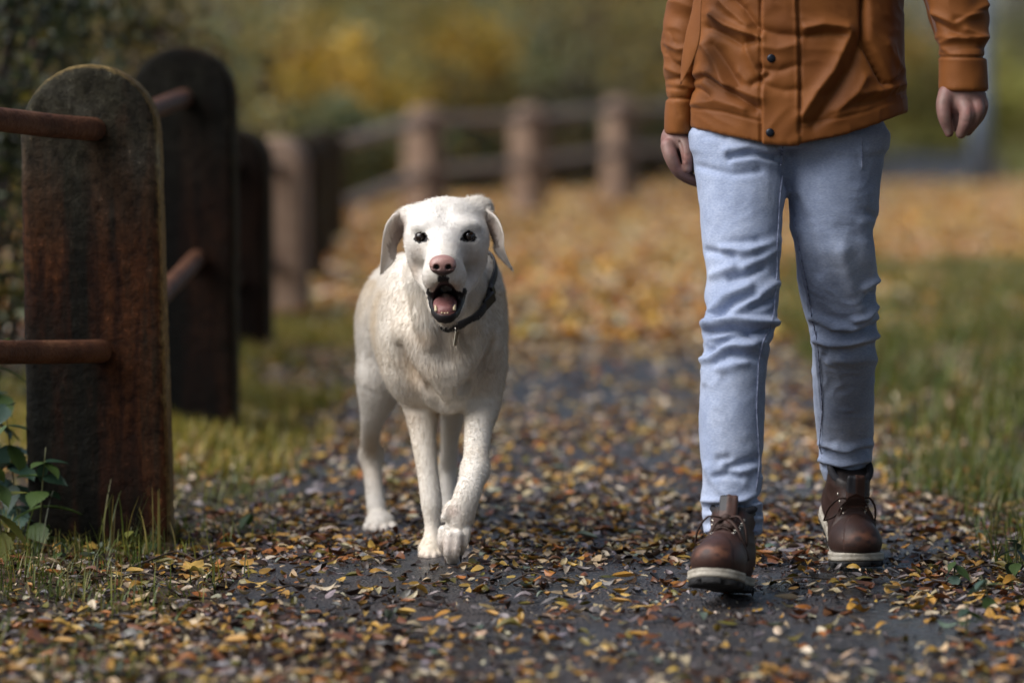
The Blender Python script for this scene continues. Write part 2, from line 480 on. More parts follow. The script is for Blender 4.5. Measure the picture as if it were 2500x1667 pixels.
# ---- concrete fence posts with round heads, iron rails
def concrete(name, gain, rust=1.0):
    m_conc, nt, b = newmat(name)
    L = nt.links.new
    tc = N(nt, 'ShaderNodeTexCoord')
    sx = N(nt, 'ShaderNodeSeparateXYZ'); L(tc.outputs['Object'], sx.inputs[0])
    mp = N(nt, 'ShaderNodeMapping'); mp.inputs['Scale'].default_value = (11, 11, 1.0); L(tc.outputs['Object'], mp.inputs[0])
    st = N(nt, 'ShaderNodeTexNoise', Scale=1.0, Detail=6.0, Roughness=0.6); L(mp.outputs[0], st.inputs['Vector'])
    fine = N(nt, 'ShaderNodeTexNoise', Scale=55.0, Detail=7.0, Roughness=0.7); L(tc.outputs['Object'], fine.inputs['Vector'])
    blot = N(nt, 'ShaderNodeTexNoise', Scale=7.0, Detail=6.0); L(tc.outputs['Object'], blot.inputs['Vector'])
    cs = ramp(nt, st.outputs[0], [(0.32, (0.003, 0.004, 0.0035)), (0.46, (0.007, 0.006, 0.004)), (0.54, (0.022, 0.008, 0.004)), (0.60, (0.058, 0.020, 0.007)), (0.66, (0.028, 0.015, 0.008)), (0.76, (0.026, 0.022, 0.011))])
    ct = ramp(nt, blot.outputs[0], [(0.35, (0.014, 0.014, 0.011)), (0.55, (0.032, 0.029, 0.019)), (0.72, (0.058, 0.055, 0.044))])
    hz = N(nt, 'ShaderNodeMapRange'); hz.inputs['From Min'].default_value = 0.60; hz.inputs['From Max'].default_value = 0.95
    L(sx.outputs['Z'], hz.inputs[0])
    mxt = N(nt, 'ShaderNodeMix', data_type='RGBA'); hm = N(nt, 'ShaderNodeMath', operation='MULTIPLY'); L(hz.outputs[0], hm.inputs[0]); L(ramp(nt, blot.outputs[0], [(0.30, (0.45, 0.45, 0.45)), (0.5, (1, 1, 1))]), hm.inputs[1]); L(hm.outputs[0], mxt.inputs[0]); L(cs, mxt.inputs[6]); L(ct, mxt.inputs[7])
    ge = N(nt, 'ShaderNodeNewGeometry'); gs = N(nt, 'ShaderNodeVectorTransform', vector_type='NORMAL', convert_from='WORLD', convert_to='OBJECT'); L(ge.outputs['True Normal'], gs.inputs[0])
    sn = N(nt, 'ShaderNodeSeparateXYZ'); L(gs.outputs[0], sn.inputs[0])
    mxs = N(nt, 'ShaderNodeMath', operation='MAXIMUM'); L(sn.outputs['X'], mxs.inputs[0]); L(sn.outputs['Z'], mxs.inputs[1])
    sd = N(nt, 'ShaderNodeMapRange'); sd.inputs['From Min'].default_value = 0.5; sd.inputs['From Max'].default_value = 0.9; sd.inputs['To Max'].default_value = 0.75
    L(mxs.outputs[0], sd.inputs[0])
    lich_lit = ramp(nt, blot.outputs[0], [(0.3, (0.15, 0.085, 0.025)), (0.55, (0.23, 0.16, 0.06)), (0.75, (0.24, 0.22, 0.15))])  # lichen on the head; on the right face this tint is painted light
    mxl = N(nt, 'ShaderNodeMix', data_type='RGBA'); L(sd.outputs[0], mxl.inputs[0]); L(mxt.outputs[2], mxl.inputs[6]); L(lich_lit, mxl.inputs[7])
    sp = ramp(nt, fine.outputs[0], [(0.30, (0.25, 0.25, 0.25)), (0.5, (1, 1, 1)), (0.64, (1.5, 1.5, 1.5)), (0.74, (6, 6, 6.4))])
    mxf = N(nt, 'ShaderNodeMix', data_type='RGBA', blend_type='MULTIPLY'); mxf.inputs[0].default_value = 1.0
    L(mxl.outputs[2], mxf.inputs[6]); L(sp, mxf.inputs[7])
    mg = N(nt, 'ShaderNodeMix', data_type='RGBA', blend_type='MULTIPLY'); mg.inputs[0].default_value = 1.0; mg.inputs[7].default_value = gain
    L(mxf.outputs[2], mg.inputs[6]); L(mg.outputs[2], b.inputs['Base Color'])
    b.inputs['Roughness'].default_value = 0.75
    bp = N(nt, 'ShaderNodeBump', Strength=0.9, Distance=0.008); L(fine.outputs[0], bp.inputs['Height']); L(bp.outputs[0], b.inputs['Normal'])
    b.inputs['Specular IOR Level'].default_value = 0.12
    return m_conc
m_conc = concrete('weathered_concrete', (0.92, 0.92, 0.90, 1)); m_conc_black = concrete('blackened_concrete', (0.26, 0.26, 0.26, 1)); m_conc_pale = pmat('pale_brown_concrete', [(0.3, (0.14, 0.085, 0.055)), (0.5, (0.22, 0.145, 0.10)), (0.7, (0.29, 0.21, 0.155))], scale=5, rough=0.85, bump=0.4, bscale=40)  # paler brown for the fourth and the far posts
m_rail = pmat('rusted_iron_rail', [(0.3, (0.040, 0.018, 0.011)), (0.5, (0.095, 0.039, 0.020)), (0.7, (0.14, 0.066, 0.034))], scale=14, rough=0.68, spec=0.2, bump=0.4, bscale=120, stretch=(1, 1, 1))

m_rail_far = pmat('dry_grey_brown_rail', [(0.3, (0.15, 0.105, 0.08)), (0.5, (0.23, 0.17, 0.135)), (0.7, (0.30, 0.235, 0.19))], scale=6, rough=0.8, bump=0.3)
def post_mesh(w, t, h, seed, vox=0.0085, flare=0.0):
    f = Field((-w / 2 - 0.03, -t / 2 - 0.03, -0.08), (w / 2 + 0.03, t / 2 + 0.03, h + 0.04), vox)
    X = f.ax[0][:, None, None]; Y = f.ax[1][None, :, None]; Z = f.ax[2][None, None, :]
    ww = w / 2 + flare * np.clip(1 - Z / h, 0, 1)
    zc = h - w / 2
    d2 = np.where(Z > zc, np.sqrt(X ** 2 + (Z - zc) ** 2) - w / 2, np.abs(X) - ww)
    d2 = np.maximum(d2, -0.05 - Z)
    r = 0.020
    a, c = d2 + r, np.abs(Y) - t / 2 + r
    f.D = (np.minimum(np.maximum(a, c), 0) + np.sqrt(np.maximum(a, 0) ** 2 + np.maximum(c, 0) ** 2) - r).astype(np.float32)
    V, F = f.mesh(1)
    Nn = vnormals(V, F)
    V = V + Nn * (0.0012 * fbm(V * 12, 2, seed) + 0.0012 * vnoise(V * 110, seed + 3) + 0.0035 * np.minimum(0, vnoise(V * 60, seed + 9) + 0.55))[:, None]
    return V, F

POSTS = [  # X, Y, height, turn, label
    (-0.880, 8.22, 1.024, 2, 'nearest dark concrete fence post with round head, rust streaks and mossy top'),
    (-0.905, 10.62, 1.10, 0, 'second concrete fence post, blackened, just behind the nearest post'),
    (-1.00, 13.9, 0.86, -4, 'third blurred concrete fence post partly hidden behind the blackened post'),
    (-1.02, 16.75, 0.80, -8, 'pale brown round-headed fence post beside the yellow leaves, fourth along the fence'),
    (-1.10, 19.6, 0.78, -12, 'fifth fence post, mostly hidden behind the pale round-headed one'),
    (-1.17, 22.3, 0.78, -16, 'sixth fence post, mostly hidden in the blurred row'),
    (-1.23, 25.0, 0.79, -20, 'dark blurred fence post where the fence begins to bend'),
    (-0.66, 29.0, 0.92, -38, 'blurred brown fence post right above the head of the dog'),
    (0.14, 32.6, 0.93, -45, 'blurred brown fence post beside the pale one, behind the path'),
    (1.00, 36.0, 1.00, -50, 'pale blurred fence post nearest to the sleeve of the walker'),
    (2.15, 39.2, 1.00, -50, 'far fence post hidden behind the walking person'),
]
post_objs = []
for i, (x, y, h, rz, lab) in enumerate(POSTS):
    z0 = float(gh(np.array([x]), np.array([y]))[0])
    w, t = (0.288, 0.20) if i < 2 else (0.26, 0.21)
    V, F = post_mesh(w, t, h - z0, 31 + i, 0.0075 if i < 2 else 0.02, 0.008 if i == 0 else 0)
    o = mesh_obj('fence_post', V, F, m_conc if i == 0 else m_conc_black if i in (1, 2, 4, 5, 6) else m_conc_pale, smooth=True)
    o.location = (x, y, z0); o.rotation_euler = (0, R(-1.1) if i == 0 else 0, R(rz))
    tag(o, lab, 'fence post', 'concrete posts of the path fence')
    post_objs.append(o)

m_collar = pmat('rail_hole_mortar', [(0.3, (0.02, 0.017, 0.012)), (0.7, (0.05, 0.04, 0.03))], scale=40, rough=0.9, bump=0.4)
def rail(pts, lab, r=0.0252, n=24):
    p = spline(pts, n)
    p = p + 0.003 * np.stack([vnoise(p * 3 + 7, 1), vnoise(p * 3, 2), vnoise(p * 3 + 3, 4)], 1)
    V, F = tube_mesh(p, r, 14)
    o = mesh_obj('fence_rail', V, F, m_rail if r < 0.03 else m_rail_far, smooth=True)
    tag(o, lab, 'fence rail', 'iron rails of the path fence')
    return o
up1, lo1 = P(256, 316, 8.125), P(270, 856, 8.125)
up2, lo2 = P(452, 238, 10.55), P(482, 628, 10.55)
rail([P(246, 316, 8.16), P(220, 314, 8.10), P(130, 306, 8.00), P(0, 291, 7.82), up1 + (-0.62, -1.05, 0.06), up1 + (-1.4, -2.4, 0.09)], 'upper rusty iron rail leaving the nearest post towards the picture edge')
rail([P(260, 856, 8.16), P(234, 856, 8.10), P(130, 857, 8.00), P(0, 858, 7.82), lo1 + (-0.62, -1.05, 0.05), lo1 + (-1.4, -2.4, 0.07)], 'lower rusty iron rail leaving the nearest post towards the picture edge')
rail([up1 + (0, 0.05, 0), (up1 + up2) / 2, up2 + (0, 0.03, 0)], 'upper rail between the nearest and the second fence post')
rail([lo1 + (0, 0.05, 0), (lo1 + lo2) / 2, lo2 + (0, 0.03, 0)], 'lower rail between the nearest and the second fence post')
prev = (up2, lo2)
names = ['third', 'fourth', 'fifth', 'sixth', 'seventh', 'eighth', 'ninth', 'tenth', 'last']
for i in range(2, len(POSTS)):
    x, y, h, rz, _ = POSTS[i]
    a = np.array((x, y, h - 0.14)); c = np.array((x, y, h - 0.56))
    if i >= 7: a[2], c[2] = h - 0.11, h - 0.50
    r = 0.0235 if i < 7 else 0.045
    rail([prev[0], (prev[0] + a) / 2, a], 'upper blurred fence rail reaching the %s post of the row' % names[i - 2], r, 5)
    rail([prev[1], (prev[1] + c) / 2, c], 'lower blurred fence rail reaching the %s post of the row' % names[i - 2], r, 5)
    prev = (a, c)

# ---- a grey-blue lamp post far down the path
m_pole = pmat('painted_steel', [(0.35, (0.085, 0.11, 0.15)), (0.65, (0.13, 0.16, 0.20))], scale=6, rough=0.5)
lp = empty('lamp_post', (5.36, 44.0, 0)); tag(lp, 'blue-grey steel lamp post beside the far bend of the path', 'lamp post')
V, F = tube_mesh(np.array([(0, 0, -0.1), (0, 0, 1.1), (0, 0, 1.12), (0, 0, 4.6)]), [0.13, 0.13, 0.115, 0.07], 16)
mesh_obj('pole', V, F, m_pole, lp, smooth=True)
V, F = tube_mesh(spline([(0, 0, 4.5), (0, -0.1, 4.9), (0, -0.6, 5.1), (0, -1.0, 5.05)], 10), 0.04, 10)
mesh_obj('arm', V, F, m_pole, lp, smooth=True)
V, F = tube_mesh(np.array([(0, -0.9, 5.02), (0, -1.05, 5.0), (0, -1.35, 4.99), (0, -1.45, 5.0)]), [0.06, 0.13, 0.13, 0.05], 12, 0.45)
mesh_obj('lamp_head', V, F, m_pole, lp, smooth=True)

# ---- vegetation
m_leaf = attrmat('foliage', rough=0.45, var=0.35, vscale=9.0, trans=0.30)
m_bark = pmat('bark', [(0.3, (0.018, 0.014, 0.011)), (0.6, (0.05, 0.038, 0.028)), (0.8, (0.075, 0.06, 0.045))], scale=3.0, rough=0.9, bump=0.8, bscale=25, stretch=(4, 4, 0.8))

def leaf_quads(c, size, cols, droop=0.5, aspect=0.55, r=rng):
    """c (n,3) centres -> leaf-shaped faces (two bent quads each)"""
    n = len(c)
    d = r.normal(size=(n, 3)); d[:, 2] = d[:, 2] * 0.6 - droop; d /= np.linalg.norm(d, axis=1, keepdims=True)
    s = np.cross(d, r.normal(size=(n, 3))); s /= np.linalg.norm(s, axis=1, keepdims=True) + 1e-9
    nn = np.cross(d, s)
    L_ = (size * r.uniform(0.6, 1.3, n))[:, None]; W = L_ * aspect * 0.5
    mid = c + nn * L_ * 0.10
    V = np.stack([c - d * L_ * 0.5, mid - s * W, mid * 1.0 - nn * L_ * 0.12, mid + s * W, c + d * L_ * 0.5], 1).reshape(-1, 3)
    k = np.arange(n)[:, None] * 5
    F = np.concatenate([k + np.array([[0, 1, 4, 2]]), k + np.array([[0, 2, 4, 3]])])
    return V, F, np.repeat(cols, 5, 0)

def pick(pal, n, r=rng):
    """n colours mixed from a weighted palette"""
    w = np.array([p[0] for p in pal], float); cols = np.array([p[1] for p in pal], float)
    c = cols[r.choice(len(pal), n, p=w / w.sum())]
    return np.clip(c * 1.42 * r.uniform(0.65, 1.35, (n, 1)) * r.uniform(0.9, 1.1, (n, 3)), 0, 0.9)

OLIVE = [(5, (0.12, 0.12, 0.042)), (4, (0.17, 0.14, 0.035)), (2, (0.27, 0.18, 0.028)), (2, (0.05, 0.058, 0.020)), (1, (0.36, 0.22, 0.02))]
GREEN = [(5, (0.095, 0.12, 0.058)), (3, (0.15, 0.17, 0.085)), (2, (0.19, 0.21, 0.12)), (1.5, (0.22, 0.18, 0.04))]
YELLOW = [(5, (0.34, 0.23, 0.03)), (4, (0.46, 0.30, 0.03)), (3, (0.18, 0.16, 0.035)), (1, (0.28, 0.15, 0.025))]
BROWN = [(4, (0.07, 0.045, 0.020)), (3, (0.12, 0.078, 0.026)), (2, (0.045, 0.036, 0.018)), (1.2, (0.20, 0.14, 0.03))]
MEADOW = [(5, (0.24, 0.22, 0.05)), (3, (0.32, 0.28, 0.06)), (3, (0.15, 0.16, 0.045)), (1, (0.36, 0.27, 0.04))]
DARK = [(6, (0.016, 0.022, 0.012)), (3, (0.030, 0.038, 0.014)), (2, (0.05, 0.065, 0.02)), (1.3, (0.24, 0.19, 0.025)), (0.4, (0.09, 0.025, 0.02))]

def bush(name, lab, cat, x, y, rx, ry, h, pal, nclump, per, size, group=None, stem_r=0.03, base=0.05):
    z0 = float(gh(np.array([x]), np.array([y]))[0])
    e = empty(name, (x, y, z0)); tag(e, lab, cat, group)
    cc = rng.normal(size=(nclump, 3)); cc /= np.linalg.norm(cc, axis=1, keepdims=True)
    cc *= rng.uniform(0.35, 1.0, (nclump, 1)) ** 0.5
    cc[:, 0] *= rx; cc[:, 1] *= ry; cc[:, 2] = base * h + (cc[:, 2] * 0.5 + 0.5) * h * (1 - base)
    rad = rng.uniform(0.10, 0.24, nclump) * min(h, 2 * rx)
    Vs, Fs, Cs, o = [], [], [], 0
    for k in range(nclump):
        n = int(per * rng.uniform(0.6, 1.4))
        p = cc[k] + rng.normal(size=(n, 3)) * rad[k] * (0.6, 0.6, 0.5)
        p = p[p[:, 2] > 0.01]
        base_c = pick(pal, 1)
        cols = np.clip(base_c * 0.55 + pick(pal, len(p)) * 0.45, 0, 0.9)
        V, F, c = leaf_quads(p, size, cols)
        Vs.append(V); Fs.append(F + o); Cs.append(c); o += len(V)
    mesh_obj('crown', np.concatenate(Vs), np.concatenate(Fs), m_leaf, e, col=np.concatenate(Cs))
    Vs, Fs, o = [], [], 0
    nst = 5 if stem_r < 0.05 else 4
    for k in range(nst + nclump // 4):
        t = cc[rng.integers(nclump)]
        a = np.array((rng.normal() * 0.06, rng.normal() * 0.06, -0.05))
        m_ = np.array((t[0] * 0.35 + rng.normal() * 0.05, t[1] * 0.35, t[2] * 0.55))
        V, F = tube_mesh(spline([a, m_, t], 7), np.linspace(stem_r, stem_r * 0.2, 7), 6, caps=False)
        Vs.append(V); Fs.append(np.array(F) + o); o += len(V)
    mesh_obj('stem', np.concatenate(Vs), np.concatenate(Fs), m_bark, e, smooth=True)
    return e

def tree(lab, x, y, h, r, pal, crown_r, per=26, nclump=70, size=0.16, lean=0.0, name='tree', group='trees beyond the fence'):
    e = empty(name, (x, y, 0)); tag(e, lab, 'tree', group)
    top = np.array((lean * h, 0, h))
    p = spline([(0, 0, -0.1), (lean * h * 0.2 + 0.05, 0.03, h * 0.35), top], 12)
    rr = np.linspace(r, r * 0.25, 12); rr[0] *= 1.5; rr[1] *= 1.1
    V, F = tube_mesh(p, rr, 12)
    mesh_obj('trunk', V, F, m_bark, e, smooth=True)
    cc = rng.normal(size=(nclump, 3)); cc /= np.linalg.norm(cc, axis=1, keepdims=True); cc *= rng.uniform(0.4, 1, (nclump, 1)) ** 0.5
    cc = cc * (crown_r, crown_r, h * 0.36) + (lean * h * 0.8, 0, h * 0.70)
    Vs, Fs, o = [], [], 0
    for k in range(14):
        t = cc[rng.integers(nclump)]; i = rng.integers(4, 10)
        V, F = tube_mesh(spline([p[i], (p[i] + t) / 2 + (0, 0, 0.15), t], 6), np.linspace(rr[i] * 0.5, 0.012, 6), 6, caps=False)
        Vs.append(V); Fs.append(np.array(F) + o); o += len(V)
    mesh_obj('limb', np.concatenate(Vs), np.concatenate(Fs), m_bark, e, smooth=True)
    Vs, Fs, Cs, o = [], [], [], 0
    for k in range(nclump):
        n = int(per * rng.uniform(0.6, 1.4))
        q = cc[k] + rng.normal(size=(n, 3)) * rng.uniform(0.25, 0.6)
        V, F, c = leaf_quads(q, size, np.clip(pick(pal, 1) * 0.5 + pick(pal, n) * 0.5, 0, 0.9))
        Vs.append(V); Fs.append(F + o); Cs.append(c); o += len(V)
    mesh_obj('crown', np.concatenate(Vs), np.concatenate(Fs), m_leaf, e, col=np.concatenate(Cs))
    return e

# dark bush hard by the nearest posts, left of the fence
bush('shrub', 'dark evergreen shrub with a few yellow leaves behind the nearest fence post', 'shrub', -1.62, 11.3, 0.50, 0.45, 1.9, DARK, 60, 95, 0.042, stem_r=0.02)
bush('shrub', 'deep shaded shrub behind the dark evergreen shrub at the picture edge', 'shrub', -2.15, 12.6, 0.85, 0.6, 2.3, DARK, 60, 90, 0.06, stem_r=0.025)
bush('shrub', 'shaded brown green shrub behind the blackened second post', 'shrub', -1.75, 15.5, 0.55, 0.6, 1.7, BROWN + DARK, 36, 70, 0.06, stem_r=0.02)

# hedge of autumn bushes beyond the far fence
HB = [  # px, Y, half width, height, palette, words
    (330, 30, 1.1, 2.3, OLIVE, 'olive brown bush showing above the second fence post'),
    (520, 40, 1.4, 2.6, BROWN + OLIVE, 'brown olive bush beyond the bend of the fence, above the pale post'),
    (700, 38, 1.2, 2.0, GREEN, 'grey green bush behind the dark post at the bend of the fence'),
    (840, 37, 0.9, 1.7, YELLOW, 'yellowish bush shining between the blurred rails above the dog'),
    (960, 44, 1.5, 2.5, OLIVE, 'tall olive bush high above the head of the dog'),
    (1120, 46, 1.4, 2.2, GREEN, 'soft green bush beyond the brown fence post above the dog'),
    (1180, 41, 0.9, 1.2, DARK + BROWN, 'dark low bush seen through the rails above the dog'),
    (1260, 50, 1.5, 2.6, GREEN + OLIVE, 'olive green bush between the dog and the person, beyond the fence'),
    (1420, 52, 1.6, 2.9, BROWN, 'dark brown bush above the pale fence post'),
    (1560, 48, 1.4, 2.6, OLIVE + BROWN, 'brown olive bush beside the left sleeve of the walker'),
    (1600, 58, 0.9, 3.2, YELLOW, 'golden bush tip glowing at the top beside the orange sleeve'),
    (1420, 43, 1.2, 1.15, DARK + BROWN, 'dark low bush seen through the rails of the pale fence post'),
    (1800, 55, 2.0, 2.8, OLIVE, 'olive bush hidden behind the orange jacket'),
    (2050, 60, 2.2, 2.8, OLIVE, 'olive bush hidden behind the arm side of the jacket'),
    (2250, 74, 2.4, 1.75, MEADOW, 'yellow olive bush between the jacket and the swinging hand'),
    (2440, 78, 2.6, 1.9, MEADOW, 'yellow green bush behind the lamp post'),
    (2330, 95, 4.0, 3.6, DARK + BROWN, 'dark thicket across the top behind the swinging arm'),
    (2600, 82, 2.6, 3.2, GREEN + OLIVE, 'green bush at the far picture edge behind the lamp post'),
    (620, 66, 3.0, 4.6, OLIVE, 'tall olive thicket far behind the bend of the fence'),
    (900, 72, 3.2, 4.8, GREEN + OLIVE, 'tall green thicket far above the blurred rails'),
    (1160, 76, 3.2, 4.8, OLIVE + YELLOW, 'tall golden olive thicket far above the dog'),
    (1400, 80, 3.4, 5.0, BROWN, 'tall brown thicket far behind the pale fence post'),
    (1640, 84, 3.4, 5.0, BROWN + OLIVE, 'tall brown olive thicket far behind the orange sleeve'),
    (400, 56, 2.4, 4.4, BROWN + OLIVE, 'tall rusty thicket above the two nearest posts'),
    (800, 48, 1.0, 2.3, YELLOW + GREEN, 'bright yellow green bush tip above the bend of the fence'),
    (1080, 40, 0.8, 1.9, YELLOW + OLIVE, 'yellow leafed bush shining above the head of the dog'),
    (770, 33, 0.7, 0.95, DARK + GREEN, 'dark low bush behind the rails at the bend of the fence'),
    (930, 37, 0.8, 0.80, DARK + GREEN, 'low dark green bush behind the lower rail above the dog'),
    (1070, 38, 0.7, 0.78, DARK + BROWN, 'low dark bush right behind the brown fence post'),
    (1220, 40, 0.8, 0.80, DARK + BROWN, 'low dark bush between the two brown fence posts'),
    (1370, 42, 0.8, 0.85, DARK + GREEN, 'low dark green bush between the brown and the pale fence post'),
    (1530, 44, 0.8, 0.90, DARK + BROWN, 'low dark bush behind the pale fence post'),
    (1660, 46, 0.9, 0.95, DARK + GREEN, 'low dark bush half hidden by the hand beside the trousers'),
    (1000, 52, 1.6, 2.9, GREEN, 'pale green bush with soft leaves above the dog'),
    (1200, 56, 1.6, 2.9, GREEN + YELLOW, 'pale golden green bush in the middle of the far hedge'),
    (90, 26, 1.3, 2.4, DARK + OLIVE, 'dark olive bush at the far edge behind the evergreen shrub'),
]
for px, Y, rx, h, pal, lab in HB:
    k = 1.0 if Y < 60 else 1.6
    bush('bush', lab, 'bush', (px - 1250) / FPX * Y, Y, rx, rx * 0.7, h, pal, int(34 * k), int(60 * k), 0.11 if Y < 60 else 0.16, 'autumn bushes beyond the fence', stem_r=0.03)
TR = [
    (478, 48, 9, 0.17, BROWN + OLIVE, 2.6, 'slim tree trunk rising above the second fence post', 'slim'),
    (1330, 62, 11, 0.30, BROWN, 3.2, 'dark trunk standing behind the bushes between dog and person', 'dark'),
    (1440, 57, 10, 0.24, BROWN, 3.0, 'thick dark trunk above the pale fence post', 'thick'),
    (1030, 66, 10, 0.22, OLIVE, 3.0, 'tree standing behind the olive bush above the dog', 'olive'),
    (2300, 105, 12, 0.35, DARK + BROWN, 4.0, 'dark tree in the thicket behind the swinging arm', 'far'),
    (2480, 100, 12, 0.35, DARK + BROWN, 4.0, 'dark tree at the far edge behind the lamp post', 'edge'),
    (800, 75, 12, 0.30, OLIVE, 3.6, 'far tree standing behind the grey green bush', 'grey'),
    (150, 40, 10, 0.22, DARK + BROWN, 3.0, 'dark tree at the far edge beyond the evergreen shrub', 'left'),
]
for px, Y, h, r, pal, cr, lab, _ in TR:
    tree(lab, (px - 1250) / FPX * Y, Y, h, r, pal, cr)
# unseen trees added to the wood, right and behind camera, to cut fill light
for k, (x, y, h) in enumerate([(4.2, 5.0, 9), (5.5, 8.5, 11), (5.0, 1.5, 10), (7.5, 12.5, 12), (8.5, 5.5, 12), (8.6, 18.0, 11), (2.4, -3.5, 10), (5.2, -3.5, 11), (-0.2, -8.0, 12), (8.0, -1.0, 12)]):
    tree('unseen tree added to the wood for its shade, %s in the row' % ['third', 'fourth', 'second', 'sixth', 'seventh', 'eighth', 'first', 'ninth', 'tenth', 'fifth'][k], x, y, h, 0.22, OLIVE + DARK, 2.6, per=44, nclump=110, size=0.32, group='unseen trees added to the wood for shade')
# ================================================================== the dog
dog = empty('dog', (-0.20, 8.15, 0.0))
tag(dog, 'old white labrador dog walking with open mouth and a black collar', 'dog')
DOG_O = np.array((-0.20, 8.15, 0.0))
HV = 0.0032
DF = Field((-0.37, 7.44, -0.005), (0.03, 8.80, 0.80), HV)
def E(px, py, Y, r, k=0.03, rot=(0, 0, 0), op='add'): DF.ell(P(px, py, Y), r, k, rot, op)
def CH(pts, k=0.02, op='add'): DF.chain([(P(a, b_, c), r_) for a, b_, c, r_ in pts], k, op)
# trunk
E(1058, 790, 8.14, (0.132, 0.27, 0.158), 0.05)
E(1078, 825, 7.94, (0.112, 0.11, 0.145), 0.05)
E(1012, 752, 8.47, (0.112, 0.16, 0.122), 0.06)
E(1030, 770, 8.32, (0.108, 0.20, 0.118), 0.06)
E(988, 800, 7.95, (0.050, 0.085, 0.140), 0.04)
E(1183, 790, 7.94, (0.046, 0.085, 0.140), 0.04)
E(1085, 880, 7.865, (0.060, 0.06, 0.090), 0.04)          # breast
E(1094, 950, 7.90, (0.036, 0.07, 0.050), 0.03)           # keel
CH([(1000, 830, 7.86, .030), (1060, 905, 7.84, .028)], 0.04)
CH([(1180, 830, 7.86, .030), (1120, 905, 7.84, .028)], 0.04)
# neck with loose throat
CH([(1090, 590, 7.82, .062), (1084, 670, 7.90, .080), (1080, 740, 7.98, .105)], 0.04)
CH([(1085, 720, 7.84, .062), (1086, 800, 7.87, .075)], 0.05)
CH([(1018, 690, 7.80, .020), (1034, 770, 7.795, .020), (1052, 828, 7.79, .011)], 0.030)
CH([(1160, 700, 7.84, .016), (1150, 790, 7.81, .014)], 0.03)
CH([(985, 845, 7.845, .006), (1012, 900, 7.845, .008), (1045, 935, 7.835, .006)], 0.035, 'cut')
CH([(1192, 835, 7.85, .006), (1165, 900, 7.845, .008), (1135, 935, 7.835, .006)], 0.035, 'cut')
CH([(1086, 815, 7.775, .004), (1090, 880, 7.785, .005)], 0.03, 'cut')
CH([(1052, 925, 7.86, .006), (1066, 960, 7.845, .008), (1076, 1000, 7.85, .008)], 0.025, 'cut')
CH([(1134, 925, 7.86, .006), (1122, 960, 7.845, .008), (1114, 1000, 7.85, .008)], 0.025, 'cut')
# planted foreleg (picture left)
CH([(1012, 900, 7.95, .054), (1028, 985, 7.98, .0385), (1033, 1060, 7.955, .0268), (1046, 1166, 7.93, .0215), (1053, 1225, 7.92, .0218), (1056, 1285, 7.915, .0165), (1055, 1318, 7.905, .0165)], 0.03)
E(1052, 1342, 7.900, (.0265, .040, .021), 0.02)
for px, py, Y in ((1031, 1354, 7.872), (1045, 1358, 7.862), (1061, 1359, 7.862), (1074, 1354, 7.873)):
    E(px, py, Y, (.0085, .018, .0125), 0.006)
# lifted foreleg (picture right)
CH([(1172, 900, 7.93, .052), (1178, 985, 7.92, .0375), (1168, 1048, 7.865, .0275), (1160, 1148, 7.79, .0238)], 0.03)
CH([(1160, 1148, 7.79, .0238), (1143, 1200, 7.740, .0262), (1126, 1255, 7.738, .0270), (1114, 1292, 7.745, .0235)], 0.025)
for a, b_, c in (((1083, 1295, 7.728), (1079, 1325, 7.722), (1088, 1352, 7.735)), ((1098, 1305, 7.713), (1094, 1345, 7.706), (1100, 1371, 7.724)),
                 ((1117, 1305, 7.713), (1112, 1345, 7.706), (1112, 1368, 7.724)), ((1137, 1295, 7.728), (1131, 1325, 7.722), (1126, 1348, 7.735))):
    CH([(*a, .0110), (*b_, .0098), (*c, .0068)], 0.004)
CH([(1096, 1236, 7.735, .009), (1084, 1262, 7.725, .007)], 0.012)        # dewclaw
E(1106, 1328, 7.752, (.022, .012, .018), 0.012)                          # pads behind
# hind leg (picture left)
E(932, 860, 8.44, (0.052, 0.105, 0.125), 0.06)
CH([(927, 930, 8.39, .046), (913, 1005, 8.41, .029), (904, 1065, 8.47, .0210), (906, 1112, 8.535, .0208)], 0.04)
CH([(906, 1112, 8.535, .0208), (911, 1170, 8.50, .0195), (918, 1235, 8.465, .0210)], 0.03)
E(928, 1272, 8.43, (.033, .048, .022), 0.02)
for px, py, Y in ((897, 1288, 8.395), (917, 1293, 8.38), (940, 1294, 8.38), (960, 1289, 8.393)):
    E(px, py, Y, (.0105, .020, .0135), 0.006)
# far hind leg
E(1110, 880, 8.52, (0.050, 0.10, 0.11), 0.05)
CH([(1110, 930, 8.47, .046), (1105, 1010, 8.54, .027), (1096, 1100, 8.62, .019), (1092, 1148, 8.65, .020), (1094, 1215, 8.62, .018), (1096, 1250, 8.60, .021)], 0.022)
E(1097, 1268, 8.58, (.030, .05, .020), 0.02)
# tail hanging behind
CH([(1015, 690, 8.60, .035), (1025, 760, 8.70, .026), (1030, 860, 8.73, .015)], 0.03)
# head
E(1090, 565, 7.715, (.080, .085, .058), 0.03)
E(1091, 522, 7.735, (.062, .062, .030), 0.03)
E(1040, 551, 7.645, (.028, .024, .0135), 0.018)
E(1135, 549, 7.645, (.028, .024, .0135), 0.018)
DF.chain([(P(1088, 500, 7.655), .007), (P(1087, 560, 7.605), .008)], 0.02, 'cut')
E(1034, 622, 7.622, (.012, .012, .008), 0.015, (0, 0, 0), 'cut')
E(1137, 620, 7.622, (.012, .012, .008), 0.015, (0, 0, 0), 'cut')
E(1032, 598, 7.690, (.034, .055, .042), 0.03)
E(1150, 598, 7.690, (.033, .055, .042), 0.03)
CH([(1028, 640, 7.70, .025), (1038, 675, 7.68, .0215), (1053, 704, 7.645, .014)], 0.018)
CH([(1157, 640, 7.70, .0245), (1147, 675, 7.68, .0215), (1130, 704, 7.645, .014)], 0.018)
E(1085, 592, 7.650, (.042, .055, .038), 0.025)
